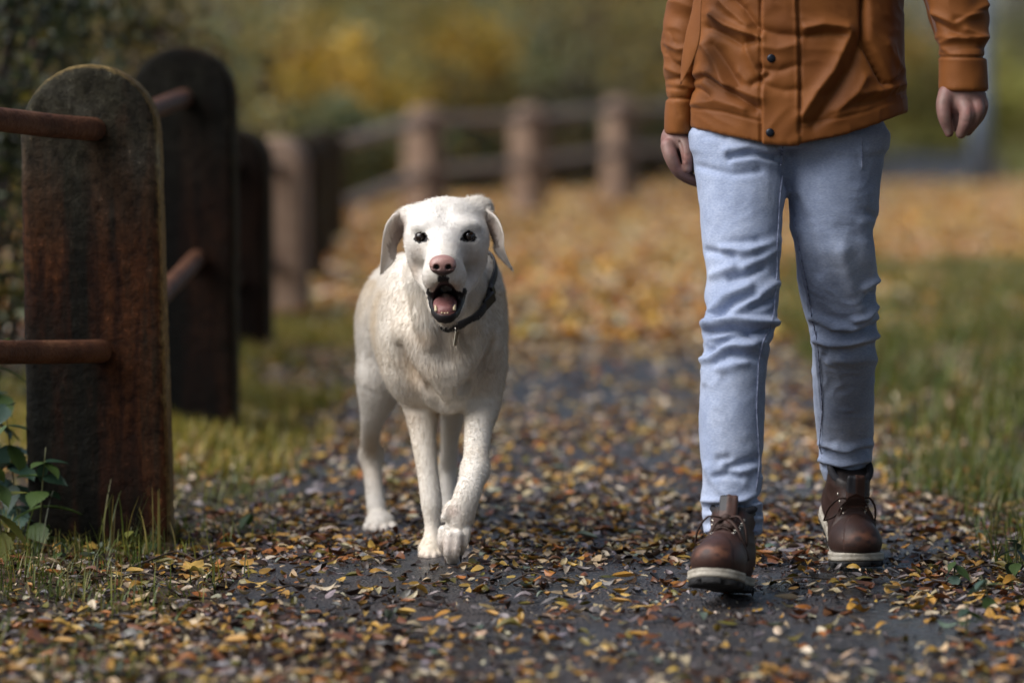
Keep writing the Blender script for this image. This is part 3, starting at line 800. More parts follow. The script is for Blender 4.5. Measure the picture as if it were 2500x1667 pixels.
CH([(1085, 612, 7.640, .040), (1083, 634, 7.585, .034), (1082, 645, 7.540, .030)], 0.02)
E(1058, 675, 7.585, (.0225, .050, .0285), 0.018)           # lips
E(1111, 675, 7.585, (.0225, .050, .0285), 0.018)
E(1083, 668, 7.545, (.027, .030, .022), 0.02)
CH([(1062, 688, 7.63, .015), (1054, 710, 7.61, .010)], 0.015)
CH([(1116, 688, 7.63, .015), (1127, 710, 7.61, .010)], 0.015)
# lower jaw
CH([(1072, 720, 7.70, .024), (1070, 750, 7.605, .0175), (1083, 767, 7.562, .0155)], 0.018)
CH([(1110, 720, 7.70, .024), (1110, 750, 7.605, .0175), (1096, 767, 7.562, .0155)], 0.018)
CH([(1090, 745, 7.70, .030), (1088, 772, 7.585, .016)], 0.02)
MC = P(1087, 729, 7.560)
DF.ell(MC, (.0265, .090, .0270), 0.008, (R(-9), 0, 0), 'cut')
DF.ell(P(1087, 743, 7.545), (.0225, .060, .0155), 0.006, (R(-12), 0, 0), 'cut')
E(1000, 527, 7.735, (.026, .030, .020), 0.02)            # ear roots
E(1168, 508, 7.745, (.028, .030, .022), 0.02)

def front_y(px, py, y0=7.46, y1=8.3, D=DF):
    for Y in np.arange(y0, y1, 0.0015):
        i = np.round((P(px, py, Y) - D.lo) / D.h).astype(int)
        if np.all(i >= 0) and np.all(i < D.n) and D.D[tuple(i)] < 0: return Y
    return y1
# eye sockets
EYES = []
for px, py in ((1027.5, 579), (1144.5, 577)):
    Y = front_y(px, py)
    c = P(px, py, Y)
    EYES.append((c, Y))
    DF.ell(c + (0, -0.001, 0), (.0124, .012, .0086), 0.004, (0, 0, 0), 'cut')
V, F = DF.mesh(3)
# ears: hanging leathers, the front edge rolled towards the viewer
def ear(edges, n=26, m=9):
    t = np.array([e[0] for e in edges]); tt = np.linspace(0, 1, n)
    O = np.array([P(*e[1]) for e in edges]); I = np.array([P(*e[2]) for e in edges])
    O = np.stack([catmull(t, O[:, i], tt) for i in range(3)], 1); I = np.stack([catmull(t, I[:, i], tt) for i in range(3)], 1)
    s_ = np.linspace(0, 1, m)
    W = np.linalg.norm(I - O, axis=1)
    Vv = []
    for i in range(n):
        th = np.interp(tt[i], [0, .2, .6, 1], [.010, .0045, .0030, .0016])
        mid = O[i] + (I[i] - O[i]) * s_[:, None]
        mid[:, 1] += 0.16 * W[i] * np.sin(math.pi * s_ ** 0.8)
        ht = th * np.sqrt(np.clip(1 - (2 * s_ - 1) ** 4, 0.05, 1))
        ht = ht * (1 + 1.3 * np.exp(-(s_ / 0.18) ** 2))
        fr = mid.copy(); fr[:, 1] -= ht
        bk = mid.copy(); bk[:, 1] += ht
        Vv += list(fr) + list(bk[::-1])
    k = 2 * m; Ff = []
    for i in range(n - 1):
        for j in range(k): Ff.append((i * k + j, (i + 1) * k + j, (i + 1) * k + (j + 1) % k, i * k + (j + 1) % k))
    for j in range(m - 1): Ff.append(((n - 1) * k + j, (n - 1) * k + k - 1 - j, (n - 1) * k + k - 2 - j, (n - 1) * k + j + 1))
    Vv = np.array(Vv); Ff = np.array(Ff)
    if np.mean(vnormals(Vv, Ff)[::k, 1]) > 0: Ff = Ff[:, ::-1]
    return Vv, Ff
n_head = len(V)
for ed in ([(0, (985, 512, 7.738), (1002, 560, 7.73)), (.15, (961, 523, 7.712), (993, 557, 7.722)), (.3, (944, 545, 7.698), (985, 573, 7.722)), (.5, (934, 583, 7.690), (970, 600, 7.716)), (.7, (930, 622, 7.688), (967, 625, 7.708)), (.87, (928, 650, 7.690), (957, 645, 7.702)), (1, (928, 669, 7.694), (933, 667, 7.696))],
           [(0, (1160, 492, 7.742), (1172, 548, 7.740)), (.15, (1193, 512, 7.718), (1181, 550, 7.728)), (.3, (1216, 534, 7.704), (1191, 562, 7.726)), (.5, (1230, 573, 7.694), (1205, 592, 7.718)), (.7, (1232, 607, 7.690), (1207, 614, 7.708)), (.87, (1242, 636, 7.692), (1224, 634, 7.702)), (1, (1252, 658, 7.698), (1248, 657, 7.700))]):
    Ve, Fe = ear(ed)
    F = np.concatenate([F, Fe + len(V)]); V = np.concatenate([V, Ve])
Nn = vnormals(V, F)

# coat colour by place on the body, with some shading painted in
def near(p, c, r):
    return np.exp(-(((p - np.asarray(c)) / np.asarray(r)) ** 2).sum(1))
def mixc(a, bcol, t):
    return a * (1 - t[:, None]) + np.asarray(bcol)[None, :] * t[:, None]
def coat(p, nrm):
    c = np.tile(np.array((0.81, 0.77, 0.705)), (len(p), 1))
    n = fbm(p * 7, 2, 40)
    c = mixc(c, (0.70, 0.60, 0.46), np.clip(0.32 + 0.55 * n, 0, 0.9) * (p[:, 2] < 0.56))
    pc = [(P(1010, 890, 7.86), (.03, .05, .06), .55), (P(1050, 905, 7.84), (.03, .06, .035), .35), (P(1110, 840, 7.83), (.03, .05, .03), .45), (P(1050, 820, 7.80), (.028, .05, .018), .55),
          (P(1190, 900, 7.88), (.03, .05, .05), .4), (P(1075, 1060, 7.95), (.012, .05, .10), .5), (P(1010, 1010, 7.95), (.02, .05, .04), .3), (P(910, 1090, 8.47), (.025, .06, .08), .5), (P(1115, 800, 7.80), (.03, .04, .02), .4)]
    for q, r_, a in pc: c = mixc(c, (0.48, 0.35, 0.22), min(1, 1.35 * a) * near(p, q, r_))  # tan fur patches, with the shading of the chest painted in
    head = near(p, P(1088, 590, 7.66), (.11, .11, .085))
    c = mixc(c, (0.745, 0.72, 0.68), np.clip(head * 1.3, 0, 1))
    # greyed whisker beds, skin showing round the lips
    for px in (1050, 1118):
        c = mixc(c, (0.40, 0.35, 0.31), 0.62 * near(p, P(px, 692, 7.56), (.017, .05, .017)) * np.clip(0.7 + 0.8 * vnoise(p * 260, 3), 0, 1))
    for px, sx_ in ((1027, -1), (1145, 1)):  # contour shade below the eyes and down the cheeks, painted into the fur
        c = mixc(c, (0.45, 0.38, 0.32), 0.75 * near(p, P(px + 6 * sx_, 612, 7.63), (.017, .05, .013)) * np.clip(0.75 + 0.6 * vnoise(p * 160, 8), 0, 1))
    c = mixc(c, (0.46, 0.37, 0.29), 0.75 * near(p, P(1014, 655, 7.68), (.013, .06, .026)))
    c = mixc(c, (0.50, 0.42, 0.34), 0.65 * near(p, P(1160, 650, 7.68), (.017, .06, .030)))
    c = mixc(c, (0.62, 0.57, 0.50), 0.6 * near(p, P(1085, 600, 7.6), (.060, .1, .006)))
    # ears
    c = mixc(c, (0.50, 0.42, 0.35), 0.8 * np.clip(near(p, P(940, 610, 7.70), (.022, .05, .055)) + near(p, P(1230, 600, 7.71), (.022, .05, .055)), 0, 1))
    inner = np.clip(near(p, P(974, 566, 7.71), (.018, .03, .034)) + near(p, P(1198, 562, 7.72), (.012, .03, .034)), 0, 1)
    c = mixc(c, (0.30, 0.215, 0.17), np.clip(1.2 * inner, 0, 0.9) * (nrm[:, 1] < 0))
    # paws
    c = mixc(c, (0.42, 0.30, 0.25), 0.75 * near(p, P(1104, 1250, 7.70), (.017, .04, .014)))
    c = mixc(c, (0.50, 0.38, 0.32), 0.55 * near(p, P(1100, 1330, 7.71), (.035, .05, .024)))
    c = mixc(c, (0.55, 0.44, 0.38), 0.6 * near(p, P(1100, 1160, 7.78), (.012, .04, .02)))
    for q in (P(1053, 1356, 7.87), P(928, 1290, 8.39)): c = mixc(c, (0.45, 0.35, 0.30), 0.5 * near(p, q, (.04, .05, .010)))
    return c
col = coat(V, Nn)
# tufts: narrow locks along the lie of the coat, raised and tinted
def locks(p, s=1.0):
    a = vnoise(p * np.array((230, 150, 50)) * s + 2.5 * np.stack([vnoise(p * 18, 61), vnoise(p * 18, 62), vnoise(p * 18, 63)], 1), 64)
    return a
lk = locks(V); lk2 = locks(V, 2.0)
body_w = sstep(0.10, 0.16, np.linalg.norm(V - P(1087, 610, 7.65), axis=1))
V = V + Nn * ((0.00035 * lk + 0.0002 * lk2) * (0.25 + 0.75 * body_w) * (0.35 + 0.65 * sstep(0.28, 0.42, V[:, 2])))[:, None]
tint = np.clip(0.5 - 0.75 * lk - 0.35 * lk2, 0, 1) * (0.25 + 0.75 * body_w)
col = mixc(col, (0.60, 0.50, 0.385), 0.24 * tint * (0.5 + 0.5 * sstep(0.28, 0.42, V[:, 2])))
skin = np.zeros(len(V))        # 1 where bare dark skin shows instead of fur
ALM = ([(1008, 583), (1015, 571), (1028, 564), (1041, 570), (1049, 587), (1037, 591), (1024, 594), (1013, 590)],
       [(1122, 586), (1130, 570), (1144, 562), (1157, 568), (1164, 581), (1159, 588), (1146, 592), (1132, 590)])
LIP = [(1040, 708), (1047, 745), (1055, 772), (1070, 787), (1087, 791), (1106, 786), (1121, 770), (1133, 742), (1141, 708), (1134, 700), (1127, 714), (1114, 708), (1101, 692), (1085, 684), (1070, 692), (1060, 708), (1053, 714), (1046, 700)]
def in_poly(x, y, poly):
    ins = np.zeros(len(x), bool); n_ = len(poly)
    for i in range(n_):
        (x0, y0), (x1, y1) = poly[i], poly[(i + 1) % n_]
        m = ((y0 > y) != (y1 > y)) & (x < (x1 - x0) * (y - y0) / (y1 - y0 + 1e-9) + x0)
        ins ^= m
    return ins
hx = V[:, 0] / V[:, 1] * FPX + 1250; hy = 255 + (CAM_H - V[:, 2]) / V[:, 1] * FPX     # place on the face, front view
wob = 1.4 * vnoise(V * 300, 77)
for al in ALM: skin = np.maximum(skin, in_poly(hx + wob * 0.6, hy + wob * 0.6, al) * (V[:, 1] < 7.72))
skin = np.maximum(skin, in_poly(hx + wob, hy + wob, LIP) * (V[:, 1] < 7.70))
skin = np.maximum(skin, near(V, P(1082, 681, 7.52), (.012, .03, .010)) > 0.35)
col = mixc(col, (0.013, 0.011, 0.012), skin)
gum = near(V, P(1087, 735, 7.62), (.03, .08, .02)) * (near(V, P(1087, 757, 7.56), (.021, .06, .011)) > 0.4)
col = mixc(col, (0.30, 0.10, 0.085), np.clip(gum * 2, 0, 0.9))

m_skin = attrmat('dog_skin', rough=0.55, var=0.06, vscale=60, spec=0.35)
for pl_, cc2 in (([(1000, 540), (978, 548), (958, 572), (946, 602), (956, 640), (966, 622), (972, 600), (992, 572)], (0.13, 0.085, 0.065)), ([(1178, 540), (1196, 548), (1210, 570), (1218, 600), (1210, 612), (1202, 590), (1186, 566)], (0.13, 0.085, 0.065))):
    m = in_poly(hx + 2.5 * wob, hy + 2.5 * wob, pl_) & (V[:, 1] < 7.735) & (np.arange(len(V)) >= n_head)
    col[m] = col[m] * 0.35 + np.array(cc2) * 0.65  # dark inner ear: skin tone with the shade of the fold painted in
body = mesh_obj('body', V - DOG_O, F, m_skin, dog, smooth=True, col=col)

# fur: short hairs lying along the coat
def fur(V, F, col, skin, n):
    r = np.random.default_rng(5)
    a = np.cross(V[F[:, 2]] - V[F[:, 0]], V[F[:, 3]] - V[F[:, 1]])
    ar = np.linalg.norm(a, axis=1) * 0.5
    cen = V[F].mean(1)
    w = ar * (0.35 + 1.0 * (a[:, 1] < 0.3 * np.linalg.norm(a, axis=1))) * np.where(cen[:, 1] < 7.8, 1.7, 1.0)
    fi = r.choice(len(F), n, p=w / w.sum())
    u, v = r.random((n, 1)), r.random((n, 1))
    q = V[F[fi]]; cq = col[F[fi]]; sq = skin[F[fi]]
    bl = lambda z: (z[:, 0] * (1 - u) + z[:, 1] * u) * (1 - v) + (z[:, 3] * (1 - u) + z[:, 2] * u) * v
    p = bl(q); c = bl(cq); s_ = bl(sq[:, :, None])[:, 0]
    nr = a[fi] / (np.linalg.norm(a[fi], axis=1, keepdims=True) + 1e-12)
    keep = s_ < 0.35
    p, c, nr = p[keep], c[keep], nr[keep]; n = len(p)
    # direction of lie
    d = np.tile(np.array((0, 0.55, -0.85)), (n, 1))
    hd = sstep(0.16, 0.09, np.linalg.norm(p - P(1087, 600, 7.66), axis=1))[:, None] if False else (1 - sstep(0.10, 0.17, np.linalg.norm(p - P(1087, 610, 7.65), axis=1)))[:, None]
    away = p - P(1082, 640, 7.46); away /= np.linalg.norm(away, axis=1, keepdims=True)
    d = d * (1 - hd) + away * hd
    sw = np.stack([vnoise(p * 22, 51), vnoise(p * 22, 52), vnoise(p * 22, 53)], 1)
    lg = (0.3 + 0.7 * sstep(0.26, 0.40, p[:, 2]))[:, None]
    d = d + 0.22 * lg * np.stack([vnoise(p * 55, 56), vnoise(p * 55, 57), vnoise(p * 55, 58)], 1) + 0.26 * sw * (1 - 0.5 * hd) + 0.16 * r.normal(size=(n, 3))
    d = d - nr * (d * nr).sum(1, keepdims=True)
    d /= np.linalg.norm(d, axis=1, keepdims=True) + 1e-9
    ln = 0.0062 + 0.0050 * sstep(0.20, 0.45, p[:, 2]) - 0.0015 * (1 - sstep(0.05, 0.10, p[:, 2]))
    ln = ln * (1 - hd[:, 0]) + 0.0058 * hd[:, 0]
    ln = ln * (1 + 0.6 * near(p, P(1168, 492, 7.72), (.02, .05, .02)) + 0.3 * near(p, P(1070, 830, 7.8), (.09, .2, .06)))
    ear = np.clip(near(p, P(940, 610, 7.70), (.026, .05, .06)) + near(p, P(1235, 605, 7.71), (.022, .05, .06)), 0, 1)
    ln *= 1 - 0.55 * ear
    muz = near(p, P(1083, 665, 7.53), (.045, .06, .04)); ln *= 1 - 0.5 * np.clip(muz, 0, 1)
    ln *= r.uniform(0.7, 1.25, n) * (1 + 0.3 * lg[:, 0] * vnoise(p * 45, 54))
    stray = (r.random(n) < 0.07)
    ln = np.where(stray, ln * 1.25, ln)
    lift = (0.55 * stray + r.uniform(0.08, 0.34, n) + 0.16 * (p[:, 2] < 0.3) + 0.12 * hd[:, 0])[:, None]
    t = np.array([0, 0.34, 0.68, 1.0])
    pts = np.stack([p - nr * 0.0006 + ln[:, None] * (d * tt + nr * lift * (tt - 0.55 * tt * tt)) for tt in t], 1)
    rad = np.stack([np.full(n, 0.00030), np.full(n, 0.00026), np.full(n, 0.00019), np.full(n, 0.00005)], 1)
    c = np.clip(c * r.uniform(0.90, 1.06, (n, 1)), 0, 0.92)
    cv = bpy.data.hair_curves.new('fur')
    cv.add_curves([4] * n)
    cv.attributes['position'].data.foreach_set('vector', (pts - DOG_O).astype(np.float32).ravel()) if 'position' in cv.attributes else cv.points.foreach_set('position', (pts - DOG_O).astype(np.float32).ravel())
    ra = cv.attributes.get('radius') or cv.attributes.new('radius', 'FLOAT', 'POINT')
    ra.data.foreach_set('value', rad.astype(np.float32).ravel())
    ca = cv.attributes.new('Col', 'FLOAT_COLOR', 'CURVE')
    c4 = np.ones((n, 4), dtype=np.float32); c4[:, :3] = c
    ca.data.foreach_set('color', c4.ravel())
    o = bpy.data.objects.new('fur', cv); C.objects.link(o); o.parent = dog
    m, nt, b = newmat('dog_fur')
    at = N(nt, 'ShaderNodeAttribute', attribute_name='Col')
    nt.links.new(at.outputs['Color'], b.inputs['Base Color'])
    b.inputs['Roughness'].default_value = 0.7; b.inputs['Specular IOR Level'].default_value = 0.25
    cv.materials.append(m)
    return o
fur(V, F, col, skin, 260000)

# eyes
m_eye, nt, b = newmat('dog_eye'); b.inputs['Base Color'].default_value = (0.014, 0.008, 0.006, 1); b.inputs['Roughness'].default_value = 0.03; b.inputs['Specular IOR Level'].default_value = 0.6
def ball(name, c, r, m, parent, seg=20, off=DOG_O):
    bm = bmesh.new(); bmesh.ops.create_uvsphere(bm, u_segments=seg, v_segments=seg // 2 + 2, radius=1.0)
    me = bpy.data.meshes.new(name); bm.to_mesh(me); bm.free()
    for f_ in me.polygons: f_.use_smooth = True
    me.materials.append(m); o = bpy.data.objects.new(name, me); C.objects.link(o)
    o.parent = parent; o.location = Vector(np.asarray(c) - off); o.scale = r if hasattr(r, '__len__') else (r, r, r)
    return o
for c, Y in EYES:
    ball('eye', c + (0, 0.0100, 0), 0.0122, m_eye, dog)
# nose leather with nostrils
NF = Field(P(1082, 648, 7.505) - (.04, .035, .035), P(1082, 648, 7.505) + (.04, .035, .035), 0.0012)
nc = P(1081, 643, 7.518)
NF.ell(nc, (.0262, .020, .0170), 0.006)
NF.ell(nc + (0, -0.002, -0.0125), (.0175, .016, .012), 0.008)
NF.ell(nc + (-.0135, -.004, -.006), (.0115, .014, .012), 0.005)
NF.ell(nc + (.0135, -.004, -.006), (.0115, .014, .012), 0.005)
NF.ell(nc + (-.0115, -.0190, -.0065), (.0060, .010, .0048), 0.003, (0, R(25), 0), 'cut')
NF.ell(nc + (.0115, -.0190, -.0065), (.0060, .010, .0048), 0.003, (0, R(-25), 0), 'cut')
NF.cap(nc + (-.0175, -.013, -.0090), nc + (-.024, -.006, -.0075), .0022, .0016, 0.003, 'cut')
NF.cap(nc + (.0175, -.013, -.0090), nc + (.024, -.006, -.0075), .0022, .0016, 0.003, 'cut')
NF.cap(nc + (0, -.021, -.006), nc + (0, -.019, -.022), .0012, .0014, 0.002, 'cut')
V2, F2 = NF.mesh(1)
z = V2[:, 2] - nc[2]
ncol = np.tile(np.array((0.36, 0.20, 0.175)), (len(V2), 1))
ncol = mixc(ncol, (0.055, 0.035, 0.036), sstep(0.0, -0.020, z) if False else 1 - sstep(-0.020, -0.002, z))
for s_ in (-1, 1):
    ncol = mixc(ncol, (0.008, 0.006, 0.006), np.clip(1.6 * near(V2, nc + (s_ * .0115, -.012, -.0065), (.0058, .012, .0048)), 0, 1))
m_nose = attrmat('dog_nose', rough=0.33, var=0.15, vscale=300, bump=0.35, bscale=900, bdist=0.0015)
mesh_obj('nose', V2 - DOG_O, F2, m_nose, dog, smooth=True, col=ncol)
# tongue and teeth
m_tongue = pmat('tongue', [(0.3, (0.22, 0.085, 0.08)), (0.7, (0.34, 0.16, 0.15))], scale=120, rough=0.28, bump=0.3, bscale=500)
TF = Field(P(1087, 750, 7.60) - (.05, .09, .05), P(1087, 750, 7.60) + (.05, .09, .05), 0.002)
for tx in (-9, 9): TF.chain([(P(1087 + tx, 738, 7.66), .020), (P(1087 + tx, 748, 7.60), .0175), (P(1087 + tx * .8, 758, 7.562), .0125)], 0.008)
V2, F2 = TF.mesh(1); mesh_obj('tongue', V2 - DOG_O, F2, m_tongue, dog, smooth=True)
m_tooth = pmat('tooth', [(0.3, (0.55, 0.42, 0.22)), (0.7, (0.75, 0.66, 0.46))], scale=90, rough=0.3)
def tooth(px, py, Y, h, r, lean):
    c = P(px, py, Y)
    p = np.array([c + (lean * t * t * h, 0.002 * t, t * h) for t in np.linspace(0, 1, 6)])
    V2, F2 = tube_mesh(p, r * np.array([1.0, 1.0, .92, .75, .48, .10]), 8)
    mesh_obj('tooth', V2 - DOG_O, F2, m_tooth, dog, smooth=True)
tooth(1065, 760, 7.556, 0.0130, 0.0036, -0.2); tooth(1109, 758, 7.556, 0.0125, 0.0036, 0.2)
for px in (1079, 1086, 1093): tooth(px, 766 - abs(px - 1086) * 0.12, 7.546, 0.0026, 0.0022, 0)

# claws
m_claw = pmat('claw', [(0.3, (0.03, 0.022, 0.018)), (0.7, (0.10, 0.07, 0.055))], scale=60, rough=0.4)
def claw(px, py, Y, d, l=0.011, r=0.0032):
    c = P(px, py, Y); d = np.array(d, float); d /= np.linalg.norm(d)
    p = np.array([c + d * l * t + np.array((0, 0, -0.35 * l * t * t)) for t in np.linspace(0, 1, 5)])
    V2, F2 = tube_mesh(p, r * np.array([1, .95, .8, .55, .12]), 7)
    mesh_obj('claw', V2 - DOG_O, F2, m_claw, dog, smooth=True)
for px in (1031, 1045, 1061, 1074): claw(px, 1361, 7.856 if 1040 < px < 1070 else 7.866, (0, -1, -0.25))
for px, py in ((897, 1296), (917, 1300), (940, 1301), (960, 1297)): claw(px, py, 8.366, (0, -1, -0.2))
for px, py in ((1088, 1360), (1101, 1380), (1112, 1377), (1125, 1356)): claw(px, py, 7.722, (0, -0.35, -1))

# collar, buckle and tag
col_o = empty('dog_collar', tuple(DOG_O)); tag(col_o, 'black webbing dog collar with buckle and metal tag round the neck of the white dog', 'collar')
Bp, Tp = P(1092, 800, 7.79), P(1086, 600, 7.99)
Rp = P(1190, 690, 7.87)
cc_ = (Bp + Tp) / 2; vdir = (Bp - Tp) / np.linalg.norm(Bp - Tp)
udir = (Rp - cc_) - vdir * ((Rp - cc_) @ vdir); udir /= np.linalg.norm(udir); ndir = np.cross(udir, vdir)
if ndir[1] > 0: ndir = -ndir
ring = []
for a in np.linspace(0, 2 * math.pi, 73)[:-1]:
    dr = math.cos(a) * udir + math.sin(a) * vdir
    t = 0.03
    while t < 0.2:
        i = np.round((cc_ + dr * t - DF.lo) / DF.h).astype(int)
        if np.any(i < 0) or np.any(i >= DF.n) or DF.D[tuple(i)] > 0: break
        t += 0.002
    ring.append(t)
ring = np.array(ring)
for _ in range(6): ring = (np.roll(ring, 1) + ring * 2 + np.roll(ring, -1)) / 4
ring = np.minimum(ring, np.array([0.105 + 0.02 * abs(math.sin(a)) for a in np.linspace(0, 2 * math.pi, 73)[:-1]])) + 0.0050 - 0.035 * sstep(0.05, 0.5, -np.cos(np.linspace(0, 2 * math.pi, 73)[:-1]))
Vc, Fc = [], []
prof = [(-.0105, 0), (-.0095, .0022), (0, .0030), (.0095, .0022), (.0105, 0), (.009, -.003), (-.009, -.003)]
for k, a in enumerate(np.linspace(0, 2 * math.pi, 73)[:-1]):
    dr = math.cos(a) * udir + math.sin(a) * vdir
    for w_, t_ in prof: Vc.append(cc_ + dr * (ring[k] + t_) + ndir * w_)
m_ = len(prof)
for k in range(72):
    for j in range(m_): Fc.append((k * m_ + j, k * m_ + (j + 1) % m_, ((k + 1) % 72) * m_ + (j + 1) % m_, ((k + 1) % 72) * m_ + j))
m_web = pmat('black_webbing', [(0.3, (0.010, 0.010, 0.012)), (0.7, (0.028, 0.027, 0.03))], scale=200, rough=0.65, bump=0.5, bscale=600, bdist=0.001)
m_blk = pmat('black_plastic', [(0.3, (0.008, 0.008, 0.009)), (0.7, (0.016, 0.016, 0.018))], scale=50, rough=0.35)
mesh_obj('strap', np.array(Vc) - DOG_O, Fc, m_web, col_o, smooth=True)
def rbox(name, size, m, parent, M, bev=0.002, seg=2):
    bm = bmesh.new(); bmesh.ops.create_cube(bm, size=1.0)
    bmesh.ops.scale(bm, vec=size, verts=bm.verts)
    bmesh.ops.bevel(bm, geom=bm.edges[:], offset=bev, segments=seg, affect='EDGES', profile=0.6)
    bm.transform(M); me = bpy.data.meshes.new(name); bm.to_mesh(me); bm.free()
    me.materials.append(m); o = bpy.data.objects.new(name, me); C.objects.link(o); o.parent = parent
    return o
def ringpt(a):
    dr = math.cos(a) * udir + math.sin(a) * vdir
    return cc_ + dr * (np.interp(a, np.linspace(0, 2 * math.pi, 73)[:-1], ring) + 0.004), dr
pb, dr = ringpt(R(38))
M = Matrix((Vector(np.cross(dr, ndir)), Vector(ndir), Vector(dr))).transposed().to_4x4(); M.translation = Vector(pb - DOG_O)
rbox('buckle', (0.034, 0.024, 0.008), m_blk, col_o, M, 0.003)
pb, dr = ringpt(R(22))
M = Matrix((Vector(np.cross(dr, ndir)), Vector(ndir), Vector(dr))).transposed().to_4x4(); M.translation = Vector(pb - DOG_O)
rbox('keeper', (0.012, 0.024, 0.009), m_blk, col_o, M, 0.002)
m_met, nt, b = newmat('nickel'); b.inputs['Metallic'].default_value = 1.0; b.inputs['Base Color'].default_value = (0.62, 0.58, 0.50, 1); b.inputs['Roughness'].default_value = 0.25
pt = P(1112, 800, front_y(1112, 812) - 0.014)
Vt, Ft = tube_mesh(np.array([pt + (0, 0.004 * math.cos(a), 0.006 * math.sin(a) - 0.004) for a in np.linspace(0, 2 * math.pi, 14)]), 0.0011, 6, caps=False)
mesh_obj('tag_ring', Vt - DOG_O, Ft, m_met, col_o, smooth=True)
M = Matrix.Translation(Vector(pt - DOG_O + np.array((0.001, 0.002, -0.022)))) @ Euler((R(8), R(3), R(72))).to_matrix().to_4x4()
rbox('tag', (0.019, 0.0022, 0.030), m_met, col_o, M, 0.001)
# ================================================================== the walking person
PO = np.array((0.56, 7.50, 0.0))
person = empty('person', tuple(PO))
tag(person, 'person walking in an orange brown jacket, pale blue jeans and brown lace-up boots', 'person')

def rows(tab, ys):
    """(py, xl, xr) outline rows -> tube tables, rising in z; ys: (py, depth Y, half depth)"""
    tab = sorted(tab, key=lambda t: -t[0])
    yp = np.array([t[0] for t in ys]); yv = np.array([t[1] for t in ys]); rv = np.array([t[2] for t in ys])
    o = np.argsort(yp); yp, yv, rv = yp[o], yv[o], rv[o]
    zs, cx, cy, rx, ry = [], [], [], [], []
    for py, xl, xr in tab:
        Y = float(np.interp(py, yp, yv)); a, c = P(xl, py, Y), P(xr, py, Y)
        zs.append(a[2]); cx.append((a[0] + c[0]) / 2); rx.append((c[0] - a[0]) / 2); cy.append(Y); ry.append(float(np.interp(py, yp, rv)))
    return zs, cx, cy, rx, ry

def seg_dist(x, y, pl):
    d = np.full(len(x), 1e9); sd = np.zeros(len(x))
    for (x0, y0), (x1, y1) in zip(pl[:-1], pl[1:]):
        dx, dy = x1 - x0, y1 - y0; L2 = dx * dx + dy * dy + 1e-9
        t = np.clip(((x - x0) * dx + (y - y0) * dy) / L2, 0, 1)
        ex, ey = x - x0 - t * dx, y - y0 - t * dy
        e_ = np.hypot(ex, ey); sd = np.where(e_ < d, ey + 0.5 * ex, sd); d = np.minimum(d, e_)
    return d, sd

def fold(V, Nn, lines, front=0.15, soft=True):
    """press creases into cloth: lines of (points on the front view, width, height)"""
    hx = V[:, 0] / V[:, 1] * FPX + 1250; hy = 255 + (CAM_H - V[:, 2]) / V[:, 1] * FPX
    w = sstep(front, -0.35, Nn[:, 1]) if False else 1 - sstep(-0.45, front, Nn[:, 1])
    disp = np.zeros(len(V))
    for pl, wd, am in lines:
        m = (hx > min(p[0] for p in pl) - 4 * wd) & (hx < max(p[0] for p in pl) + 4 * wd) & (hy > min(p[1] for p in pl) - 4 * wd) & (hy < max(p[1] for p in pl) + 4 * wd)
        if not m.any(): continue
        d, sd = seg_dist(hx[m], hy[m], pl)
        if True:
            disp[m] += am * (1.0 if soft or wd < 6 else 0.78) * np.exp(-(d / wd) ** (2 if soft or wd < 6 else 1.35))
        else:                                  # crisp cloth: a long slope above the crease, a steep one below it
            ww = np.where((sd > 0) == (am > 0), 0.55 * wd, 1.9 * wd)
            disp[m] += am * np.exp(-(d / ww) ** 1.35)
    return disp * w

def Z8(*p): return [(1640 + x / 2.24, 300 + y / 2.24) for x, y in p]
def Z4(*p): return [(1600 + x / 3.563, 1080 + y / 3.563) for x, y in p]
def Z3(*p): return [(1580 + x / 2.703, y / 2.703) for x, y in p]

# ---- jeans
JF = Field((0.28, 7.12, 0.09), (0.80, 8.05, 1.12), 0.0040)
hip = rows([(360, 1690, 2160), (322, 1688, 2164), (270, 1712, 2146), (150, 1735, 2130), (60, 1740, 2125)], [(360, 7.535, .105), (322, 7.535, .104), (270, 7.535, .085), (60, 7.53, .085)])
JF.tube(*hip, k=0.0, e=2.5)
legF = rows([(335, 1690, 1915), (400, 1694, 1921), (456, 1702, 1921), (523, 1709, 1910), (612, 1716, 1906), (679, 1727, 1903), (724, 1720, 1902), (760, 1729, 1897), (795, 1714, 1894), (836, 1720, 1880), (880, 1714, 1871), (1000, 1707, 1867), (1080, 1709, 1864), (1164, 1716, 1854), (1215, 1714, 1846), (1245, 1716, 1860), (1285, 1718, 1861), (1302, 1719, 1859)],
            [(330, 7.535, .100), (456, 7.50, .098), (612, 7.45, .085), (800, 7.385, .072), (880, 7.37, .070), (1000, 7.355, .068), (1164, 7.335, .058), (1302, 7.325, .055)])
legB = rows([(335, 1912, 2164), (400, 1918, 2156), (456, 1924, 2148), (523, 1928, 2144), (560, 1928, 2132), (590, 1938, 2132), (670, 1946, 2138), (746, 1961, 2138), (813, 1979, 2140), (925, 1984, 2135), (1000, 1988, 2133), (1080, 1997, 2133), (1108, 2001, 2130), (1150, 2006, 2118), (1172, 2014, 2106)],
            [(330, 7.535, .100), (456, 7.53, .098), (612, 7.53, .085), (800, 7.60, .072), (1000, 7.75, .066), (1100, 7.83, .060), (1172, 7.875, .054)])
JF.tube(*legF, k=0.025, e=2.05)
JF.tube(*legB, k=0.025, e=2.05)
V, F = JF.mesh(3)
Nn = vnormals(V, F)
